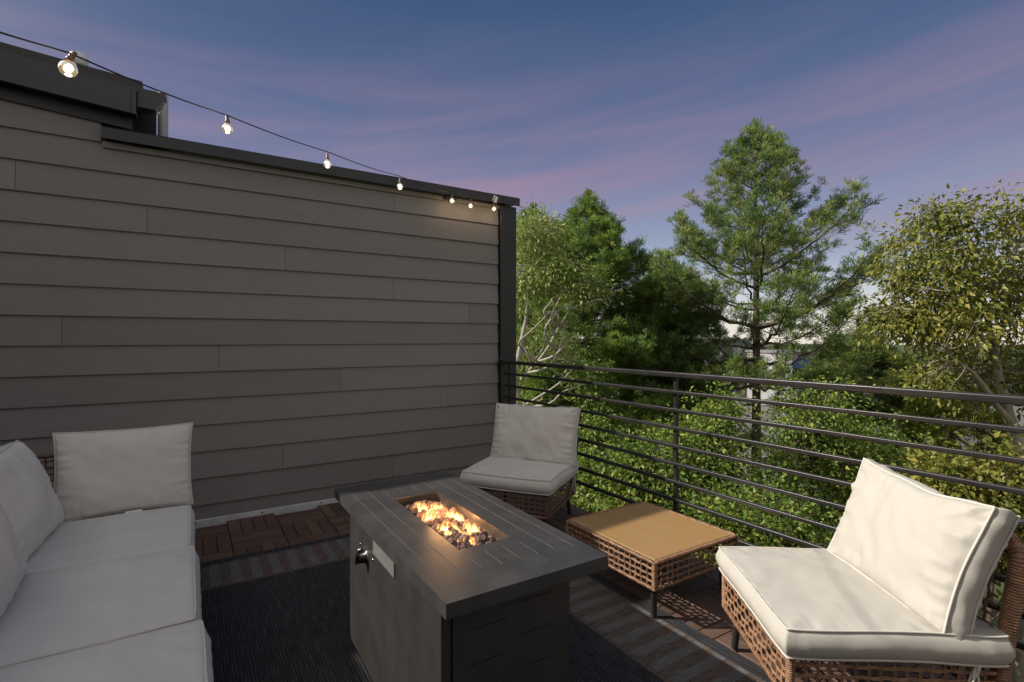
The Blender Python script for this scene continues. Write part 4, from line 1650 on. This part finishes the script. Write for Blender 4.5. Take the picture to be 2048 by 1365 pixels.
def pine(name, label, base, ztop, zlow, env, m_leaf, seed, tuft=0.125, dens=1.0, gap=0.42, per=13, rise=(0.9, 0.05), trunk_r=0.15, group=None,
         lean=(0, 0), width=0.013, tips=1.0, apex=1.2, drop=0.0, wild=1.0):
    """white pine: straight trunk, whorls of climbing limbs, brushes of needles on the outer twigs; env(t, az) = reach in metres at t (0 top .. 1 lowest whorl)"""
    rng = np.random.default_rng(seed)
    t_ = thing(name, label, 'tree', base, 0, group)
    H = ztop - base[2]
    lowh = zlow - base[2]
    mb = MB()
    trunk = [(lean[0] * (i / 12) ** 1.2, lean[1] * (i / 12) ** 1.2, H * i / 12) for i in range(13)]
    trunk = [(x + 0.03 * math.sin(z * 0.9 + seed), y + 0.03 * math.cos(z * 0.7 + seed), z) for x, y, z in trunk]
    mb.tube(trunk, [trunk_r * (1 - 0.93 * (i / 12)) + 0.008 for i in range(13)], 9)
    mb.build('trunk', M_BARKP, t_)
    br = MB()
    C, D = [], []

    def trunk_at(h):
        f = max(0, min(0.9999, h / H)) * 12
        i = int(f)
        a, b_ = np.array(trunk[i]), np.array(trunk[i + 1])
        return a + (b_ - a) * (f - i)
    h = H - 0.18
    az0 = rng.uniform(0, 6)
    # leader
    for i in range(int(26 * dens)):
        q = rng.uniform(0, 0.55)
        C.append(trunk_at(H - q) + rng.normal(size=3) * 0.05 * (0.3 + q))
        D.append(np.array([rng.normal() * 0.5, rng.normal() * 0.5, 1.0]))
    while h > lowh:
        t = (H - h) / (H - lowh)
        nb = rng.integers(4, 7)
        az0 += 0.7
        for k in range(nb):
            az = az0 + 2 * math.pi * k / nb + rng.normal() * 0.22
            reach = env(t, az) * rng.uniform(1 - 0.32 * wild, 1 + 0.12 * wild)
            if rng.random() < drop:
                continue
            if reach < 0.12:
                continue
            if rng.random() < 0.08 + 0.10 * t:
                reach *= 0.5
            rs_ = rise[0] * (1 - t) + rise[1] * t + rng.normal() * 0.08
            o = trunk_at(h + rng.normal() * 0.06)
            dirh = np.array([math.cos(az), math.sin(az), 0])
            e = o + dirh * reach + np.array([0, 0, reach * rs_])
            e[2] = min(e[2], H - 0.32 - apex * reach + 0.1 * rng.random())
            n = 8
            pts = []
            for i in range(n):
                s = i / (n - 1)
                p = o + (e - o) * s
                p[2] += reach * (-0.10 * math.sin(math.pi * s) + 0.10 * s * s)
                p += rng.normal(size=3) * 0.015 * reach
                pts.append(p)
            r0 = 0.008 + 0.013 * reach
            br.tube(pts, [r0 * (1 - 0.85 * i / (n - 1)) for i in range(n)], 5, cap=False)
            # side twigs: a loose upswept fan, the needles in separate brushes towards their ends
            nt2 = max(3, int(reach * 8 * dens))
            sidev = np.array([-math.sin(az), math.cos(az), 0])
            for q in range(nt2):
                s = 0.22 + 0.78 * rng.random() ** 0.75
                i = min(n - 2, int(s * (n - 1)))
                p = pts[i] + (pts[i + 1] - pts[i]) * (s * (n - 1) - i)
                sg = 1 if q % 2 else -1
                tl = 0.14 + (0.12 + 0.42 * reach * (1.12 - s)) * rng.uniform(0.35, 1.1)
                tl = min(tl, 0.95) * (0.45 + 0.55 * min(1, t * 5))
                dv = dirh * rng.uniform(0.25, 0.9) + sidev * sg * rng.uniform(0.25, 1.0) + np.array([0, 0, rng.uniform(-0.1, 0.6) + 0.4 * (1 - t)])
                dv /= np.linalg.norm(dv)
                e2 = p + dv * tl + np.array([0, 0, 0.10 * tl])
                br.tube([p, p + dv * tl * 0.5 + np.array([0, 0, -0.02 * tl]), e2], [0.006, 0.0045, 0.003], 3, cap=False)
                ends = [(e2, 1.0)]
                for j in range(int(tl / 0.16)):
                    f = rng.uniform(0.3, 0.95)
                    o2 = p + (e2 - p) * f
                    d2 = dv * 0.6 + rng.normal(size=3) * 0.55 + np.array([0, 0, 0.45])
                    d2 /= np.linalg.norm(d2)
                    e3 = o2 + d2 * rng.uniform(0.07, 0.2)
                    br.tube([o2, e3], [0.004, 0.0025], 3, cap=False)
                    ends.append((e3, 0.8))
                for (ee, kk) in ends:
                    for j in range(rng.integers(1, 4)):
                        C.append(ee + rng.normal(size=3) * 0.035 - dv * 0.05 * j)
                        D.append(dv * 0.55 + np.array([0, 0, 0.85]) + rng.normal(size=3) * 0.35)
            for j in range(3):
                C.append(pts[-1] + rng.normal(size=3) * 0.04)
                D.append((e - o) / reach * 0.7 + np.array([0, 0, 0.9 * tips]) + rng.normal(size=3) * 0.25)
        h -= gap * (0.45 + 0.55 * min(1, t * 2.2)) * rng.uniform(0.8, 1.2)
    kind(br.build('branches', M_BARKP, t_), 'stuff')
    me = needles_mesh('crown', np.array(C), np.array(D), tuft, m_leaf, rng, per=per, width=width)
    link('crown', me, t_)
    return t_


def leafy(name, label, base, limbs, blobs, m_leaf, m_bark, seed, size=0.09, aspect=0.5, n_clusters=420, per=16, spread=0.17, shell=0.55, droop=0.45,
          group=None, twig=True, cat='tree', bare=None, lumpy=0.6):
    """broadleaf tree: trunk and limbs as given (world points), leaf clusters filling uneven lobes (centre, radii, share)"""
    rng = np.random.default_rng(seed)
    t_ = thing(name, label, cat, base, 0, group)
    B = np.array(base, float)
    mb = MB()
    skel = []
    for k, (pts, r0, r1) in enumerate(limbs):
        pl = []
        for a, b_ in zip(pts[:-1], pts[1:]):
            seg = limb_path(a, b_, rng, 0, 6, 0.03)
            pl += seg[:-1]
        pl.append(np.array(pts[-1], float))
        n = len(pl)
        mb.tube([tuple(p - B) for p in pl], [r0 + (r1 - r0) * i / (n - 1) for i in range(n)], 8)
        skel += [(p, r0 + (r1 - r0) * i / (n - 1)) for i, p in enumerate(pl)]
    mb.build('trunk', m_bark, t_)
    SK = np.array([p for p, r_ in skel])
    tot = sum(b_[2] for b_ in blobs)
    C, D = [], []
    tw = MB()
    for (c, rad, share) in blobs:
        c, rad = np.array(c, float), np.array(rad, float)
        for q in range(int(n_clusters * share / tot)):
            v = rng.normal(size=3)
            v /= np.linalg.norm(v)
            rr_ = rng.uniform(0, 1) ** (shell * 0.55)
            lump = 0.88 + lumpy * mnoise.noise(Vector(v * 2.1 + c * 1.7)) + 0.35 * mnoise.noise(Vector(v * 5.5 + c))
            p = c + v * rad * rr_ * lump
            i = int(np.argmin(((SK - p) ** 2).sum(1) + 0.25 * np.maximum(0, SK[:, 2] - p[2]) ** 2))
            a = SK[i]
            if twig and (q % 3 == 0):
                pp = limb_path(a, p, rng, 0.03, 5, 0.06)
                L_ = np.linalg.norm(p - a)
                r0 = min(0.035, 0.004 + 0.009 * L_)
                tw.tube([tuple(x - B) for x in pp], [r0, r0 * .8, r0 * .6, r0 * .45, r0 * .3], 4, cap=False)
            k = rng.integers(int(per * 0.6), int(per * 1.4) + 1)
            off = rng.normal(size=(k, 3)) * spread * np.array([1, 1, 0.8])
            C.append(p + off - B)
            out_ = off / spread * 0.6 + v * 0.5
            D.append(out_ + rng.normal(size=(k, 3)) * 0.4)
    if bare:
        for pts, r0 in bare:
            pts = [np.array(p, float) for p in pts]
            d0 = ((SK - pts[0]) ** 2).sum(1)
            near = SK[int(np.argmin(d0 + 3.0 * np.maximum(0, SK[:, 2] - pts[0][2] + 0.25) ** 2))]
            ctrl_ = [near] + pts
            sm = []
            for i in range(len(ctrl_) - 1):
                q0, q1, q2, q3 = ctrl_[max(i - 1, 0)], ctrl_[i], ctrl_[i + 1], ctrl_[min(i + 2, len(ctrl_) - 1)]
                for j in range(4):
                    f = j / 4
                    sm.append(0.5 * (2 * q1 + (q2 - q0) * f + (2 * q0 - 5 * q1 + 4 * q2 - q3) * f * f + (3 * q1 - q0 - 3 * q2 + q3) * f ** 3))
            pts = sm + [ctrl_[-1]]
            n = len(pts)
            tw.tube([tuple(np.array(p) - B) for p in pts], [r0 * (1 - 0.75 * i / (n - 1)) for i in range(n)], 5, cap=False)
    if tw.v:
        kind(tw.build('branches', m_bark, t_), 'stuff')
    me = leaves_mesh('crown', np.concatenate(C), np.concatenate(D), size, aspect, m_leaf, rng, droop=droop)
    link('crown', me, t_)
    return t_


def gp(px, d):
    p = at(px, 678, d)
    return (p.x, p.y, GZ)


TG = 'trees beyond the railing'
# big open white pine
DP = 12.0


def env_big(t, az):
    # profile of the open pine: narrow tip, widest two thirds down
    r = np.interp(t, [0, 0.06, 0.2, 0.36, 0.5, 0.65, 0.85, 1.0], [0.08, 0.30, 0.85, 1.5, 2.25, 2.75, 2.8, 2.4])
    return r


pine('pine_tree', 'tall open pine with upswept branches standing highest above the railing', gp(1512, DP), at(1512, 246, DP).z, at(1512, 800, DP).z, env_big, M_PINE, 4,
     tuft=0.13, dens=1.3, gap=0.43, rise=(1.25, 0.05), apex=1.0, drop=0.10, wild=1.35, trunk_r=0.17, group=TG)
# dense pine on the left
D2 = 13.0
pine('pine_tree', 'dense dark green pine right beside the black wall column', gp(1175, D2), at(1175, 385, D2).z, at(1175, 1010, D2).z,
     lambda t, az: float(np.interp(t, [0, 0.05, 0.2, 0.4, 0.6, 0.8, 1.0], [0.1, 0.3, 0.95, 1.75, 2.2, 2.3, 2.2])), M_PINED, 9,
     tuft=0.14, dens=2.3, gap=0.34, rise=(0.8, 0.0), trunk_r=0.18, group=TG)
pine('pine_tree', 'smaller dark pine showing its tip just above the pale leaves by the column', gp(1068, 14.5), at(1075, 412, 14.5).z, at(1068, 760, 14.5).z,
     lambda t, az: float(np.interp(t, [0, 0.05, 0.3, 1.0], [0.1, 0.5, 1.4, 2.2])), M_PINED, 12, tuft=0.14, dens=2.0, gap=0.4, rise=(0.8, 0.0), group=TG)
pine('pine_tree', 'half hidden pine filling the dip between the two tallest pines', gp(1335, 15.0), at(1338, 505, 15).z, at(1335, 900, 15).z,
     lambda t, az: float(np.interp(t, [0, 0.05, 0.3, 1.0], [0.15, 0.6, 1.5, 2.4])), M_PINED, 15, tuft=0.14, dens=2.2, gap=0.36, rise=(0.7, 0.0), group=TG)
pine('pine_tree', 'young pine with soft sprays low beside the back of the shaded chair', gp(1120, 9.6), at(1120, 690, 9.6).z, at(1120, 1090, 9.6).z,
     lambda t, az: float(np.interp(t, [0, 0.1, 0.4, 1.0], [0.25, 0.7, 1.15, 1.35])), M_PINED, 25, tuft=0.12, dens=2.6, gap=0.26, rise=(0.6, 0.0), trunk_r=0.08, group=TG)
# dark evergreens right of the big pine
pine('evergreen_tree', 'dark feathery evergreen low between the big pine and the golden tree', gp(1720, 15.5), at(1715, 640, 15.5).z, at(1720, 980, 15.5).z,
     lambda t, az: float(np.interp(t, [0, 0.1, 0.4, 1.0], [0.4, 1.2, 2.0, 2.6])), M_CEDAR, 18, tuft=0.16, dens=1.9, gap=0.34, rise=(0.35, 0.0), group=TG)
pine('evergreen_tree', 'lime green feathery cedar behind the forked trunk of the golden tree', gp(1905, 10.5), at(1905, 752, 10.5).z, at(1905, 1080, 10.5).z,
     lambda t, az: float(np.interp(t, [0, 0.1, 0.4, 1.0], [0.3, 0.7, 1.2, 1.8])), M_LIME, 22, tuft=0.10, dens=1.4, gap=0.3, rise=(0.2, -0.1), group=TG)

# golden broadleaf on the right
DG = 7.6
fork = at(2035, 870, DG)
limbs = [([np.array((*at(2052, 700, DG).xy, GZ)), np.array(at(2040, 1000, DG)), np.array(fork)], 0.15, 0.085),
         ([np.array(fork), np.array(at(2000, 770, DG)), np.array(at(1985, 690, DG + .2)), np.array(at(1960, 600, DG + .3)), np.array(at(1930, 470, DG + .3))], 0.075, 0.016),
         ([np.array(fork), np.array(at(1985, 800, DG - .2)), np.array(at(1945, 745, DG - .3)), np.array(at(1890, 700, DG - .4))], 0.05, 0.014),
         ([np.array(at(1985, 690, DG + .2)), np.array(at(1930, 655, DG)), np.array(at(1870, 605, DG - .2)), np.array(at(1810, 570, DG - .2))], 0.035, 0.01),
         ([np.array(at(1985, 700, DG + .2)), np.array(at(2020, 600, DG + .2)), np.array(at(2030, 450, DG + .2)), np.array(at(2005, 375, DG + .2))], 0.04, 0.008)]
bl = [(at(1905, 500, DG), (0.62, 0.62, 0.55), 1.0), (at(1840, 560, DG), (0.55, 0.6, 0.55), 0.9), (at(1880, 640, DG), (0.85, 0.8, 0.55), 1.5),
      (at(2010, 600, DG), (0.75, 0.9, 0.9), 1.5), (at(2010, 440, DG), (0.22, 0.25, 0.48), 0.25), (at(1870, 440, DG + .2), (0.3, 0.3, 0.28), 0.3),
      (at(1800, 640, DG), (0.42, 0.4, 0.35), 0.5), (at(1960, 760, DG + .5), (1.0, 0.6, 0.45), 0.9), (at(2060, 520, DG + .3), (0.6, 0.7, 0.8), 0.8),
      (at(1850, 765, DG), (0.5, 0.4, 0.16), 0.3), (at(2080, 760, DG), (0.5, 0.6, 0.7), 0.5)]
for (x, y, h_) in ((1795, 455, 0.22), (1838, 425, 0.26), (1868, 405, 0.28), (1905, 412, 0.25), (1935, 430, 0.22), (1772, 500, 0.16), (2000, 385, 0.28), (2040, 425, 0.26),
                   (1968, 450, 0.22)):
    bl.append((at(x, y + 22, DG), (0.09, 0.09, h_ * 0.75), 0.035))
    limbs.append(([np.array(at(x + 25, y + 110, DG)), np.array(at(x, y + 30, DG)), np.array(at(x - 3, y - 18, DG))], 0.009, 0.003))
leafy('broadleaf_tree', 'golden green broadleaf tree with a pale forked trunk at the right edge', gp(2045, DG), limbs, bl, M_AUTUMN, M_BARKG, 31,
      size=0.088, aspect=0.45, n_clusters=1050, per=15, spread=0.12, droop=0.75, lumpy=0.95, group=TG)

# pale leafed tree with bare branches beside the column
DL = 8.6
base = at(1010, 1000, DL)
b0 = np.array((*at(1048, 700, DL).xy, GZ))
limbs = [([b0, np.array(at(1046, 900, DL)), np.array(at(1040, 700, DL)), np.array(at(1058, 560, DL)), np.array(at(1085, 470, DL))], 0.075, 0.012),
         ([np.array(at(1042, 760, DL)), np.array(at(1100, 690, DL - .2)), np.array(at(1150, 600, DL - .3)), np.array(at(1185, 560, DL - .3))], 0.03, 0.008)]
bare = []
for pp in ([(1038, 690), (1060, 665), (1085, 640), (1100, 622)], [(1090, 660), (1112, 628), (1135, 612), (1160, 622)], [(1100, 640), (1118, 600), (1124, 585)],
           [(1095, 735), (1118, 700), (1128, 660), (1136, 640)], [(1060, 720), (1045, 690), (1030, 675)], [(1068, 722), (1085, 700), (1090, 680)],
           [(1108, 712), (1130, 690), (1150, 668)], [(1098, 808), (1125, 785), (1160, 772), (1180, 760)], [(1108, 775), (1130, 755), (1150, 735)], [(1195, 600), (1208, 606), (1218, 613)],
           [(1115, 625), (1095, 628), (1088, 640)], [(1088, 628), (1102, 605), (1106, 600)]):
    bare.append(([at(x, y, DL - 0.55) for x, y in pp], 0.022))
bl = [(at(1070, 470, DL), (0.52, 0.5, 0.38), 1.2), (at(1110, 545, DL - .2), (0.62, 0.5, 0.28), 1.2), (at(1050, 560, DL), (0.3, 0.4, 0.6), 0.6), (at(1170, 580, DL - .3), (0.45, 0.4, 0.2), 0.7),
      (at(1065, 700, DL + .4), (0.4, 0.4, 0.4), 0.4), (at(1120, 690, DL + .3), (0.5, 0.4, 0.2), 0.3), (at(1150, 745, DL), (0.35, 0.3, 0.35), 0.3), (at(1070, 830, DL), (0.5, 0.4, 0.5), 0.5)]
leafy('broadleaf_tree', 'pale leafed tree with bare whitish branches against the black wall column', (b0[0], b0[1], GZ), limbs, bl, M_LOCUST, M_BARKW, 37,
      size=0.075, aspect=0.42, n_clusters=620, per=15, spread=0.13, droop=0.55, bare=bare, group=TG)

# leafy crowns and climbers just below the railing
VG = 'leafy crowns just beyond the railing'
vines = [
    ('leafy crown with dense small leaves low behind the shaded chair', 1205, 7.4, [(1200, 960, 0.75, 0.55), (1260, 1010, 0.6, 0.5), (1185, 860, 0.35, 0.4)]),
    ('leafy crown filling the bars just left of the railing post', 1300, 6.6, [(1290, 930, 0.6, 0.5), (1330, 1000, 0.6, 0.55), (1255, 990, 0.5, 0.5)]),
    ('leafy crown climbing the pine trunk straight behind the railing post', 1420, 6.9, [(1400, 880, 0.55, 0.42), (1440, 830, 0.3, 0.4), (1420, 980, 0.7, 0.55)]),
    ('tall leafy crown rising to the top rail right of the pine trunk', 1620, 7.2, [(1590, 850, 0.55, 0.55), (1660, 830, 0.55, 0.5), (1560, 960, 0.55, 0.55), (1690, 950, 0.7, 0.6)]),
    ('leafy crown with yellow tips right behind the amber table', 1480, 5.6, [(1450, 1060, 0.5, 0.4), (1560, 1060, 0.55, 0.45)]),
    ('leafy crown behind the back cushion of the sunlit chair', 1760, 7.8, [(1750, 1000, 0.8, 0.6), (1830, 940, 0.6, 0.5), (1740, 880, 0.5, 0.4)]),
    ('yellowing leafy crown with hanging sprays at the right edge of the deck', 1990, 6.2, [(1960, 1000, 0.6, 0.45), (2040, 980, 0.5, 0.6), (1880, 960, 0.4, 0.35)]),
]
for q, (lab, px, d, lobes) in enumerate(vines):
    b0 = np.array(gp(px, d))
    top = np.array(at(px, lobes[0][1] + 20, d))
    bl = []
    for (x, y, rw, rh) in lobes:
        bl.append((at(x, y, d), (rw, rw, rh), rw * rh))
        bl.append((np.array(at(x, y, d)) + np.array([0.1, 0.0, -rh * 1.1]), (rw * 1.1, rw * 1.1, rh * 0.9), rw * rh * 0.7))
    leafy('leafy_shrub', lab, tuple(b0), [([b0, top], 0.07, 0.02)], bl, M_AUTUMN if q == 6 else M_VINE, M_BARKP, 50 + q, size=0.060 if q != 6 else 0.085, aspect=0.55,
          n_clusters=720, per=17, spread=0.105, droop=0.5, group=VG, cat='shrub', lumpy=1.15)

# dark undergrowth below, far trees, buildings over the lot
FG = 'trees on the far side of the lot'


def far_tree_mesh(seed, m_leaf):
    rng = np.random.default_rng(seed)
    C, D = [], []
    for q in range(150):
        v = rng.normal(size=3)
        v /= np.linalg.norm(v)
        p = v * np.array([3.2, 3.2, 3.6]) * rng.uniform(0.35, 1.0) * (0.85 + 0.3 * mnoise.noise(Vector(v * 2 + seed)))
        k = 16
        C.append(p + rng.normal(size=(k, 3)) * 0.5 + np.array([0, 0, 6.2]))
        D.append(rng.normal(size=(k, 3)))
    return leaves_mesh('crown', np.concatenate(C), np.concatenate(D), 0.55, 0.7, m_leaf, rng)


fmes = [far_tree_mesh(s, M_FAR) for s in (1, 2, 3)]
ftr = MB()
ftr.tube([(0, 0, 0), (0.05, 0, 3), (0, 0.05, 6.5)], [0.3, 0.22, 0.1], 7)
ftr_me = ftr.mesh('trunk', M_BARKP)
rf = random.Random(8)
first = True
for q in range(22):
    px = 930 + 1240 * (q + rf.uniform(-.4, .4)) / 21
    d = rf.uniform(70, 115)
    p = gp(px, d)
    t_ = thing('distant_tree', 'hazy green roundish tree far off beyond the parking lot', 'tree', p, rf.random() * 6, FG)
    s_ = rf.uniform(0.72, 1.02)
    t_.scale = (s_ * 1.15, s_ * 1.15, s_)
    link('trunk', ftr_me, t_)
    link('crown', rf.choice(fmes), t_)


def low_building(name, label, px0, px1, py_top, d, blue=False, py_band=None):
    a, b_ = at(px0, 678, d), at(px1, 678, d)
    w = (b_ - a).length
    yaw = math.atan2(b_.y - a.y, b_.x - a.x)
    H = at(0, py_top, d).z - GZ
    t_ = thing(name, label, 'building', (a.x, a.y, GZ), yaw)
    m = MB()
    m.box((0, 0, 0), (w, 12, H - 0.3), 0)
    m.build('wall', M_BWALL, t_)
    m = MB()
    m.box((-0.2, -0.2, H - 0.3), (w + 0.2, 12.2, H), 0)
    m.build('roof', M_BROOF, t_)
    if blue:
        m = MB()
        m.box((-0.05, -0.08, H - 2.0), (w + 0.05, -0.02, H - 0.75), 0)
        m.build('blue_band', M_BBLUE, t_)
    wn = MB()
    wn.box((0, -0.05, 0), (1.4, 0.03, 1.6), 0)
    wme = wn.mesh('window', M_BGLASS)
    for i in range(int(w // 2.6)):
        for z in (1.0, 4.0):
            if z + 1.8 < H - 2.1:
                link('window', wme, t_, (0.6 + i * 2.6, 0, z))
    return t_


low_building('low_building', 'long pale commercial building with a blue band seen through the big pine', 1585, 1690, 704, 62, True)
low_building('low_building', 'long whitish flat roofed building glimpsed between the two pines', 1240, 1500, 678, 75)
car = None
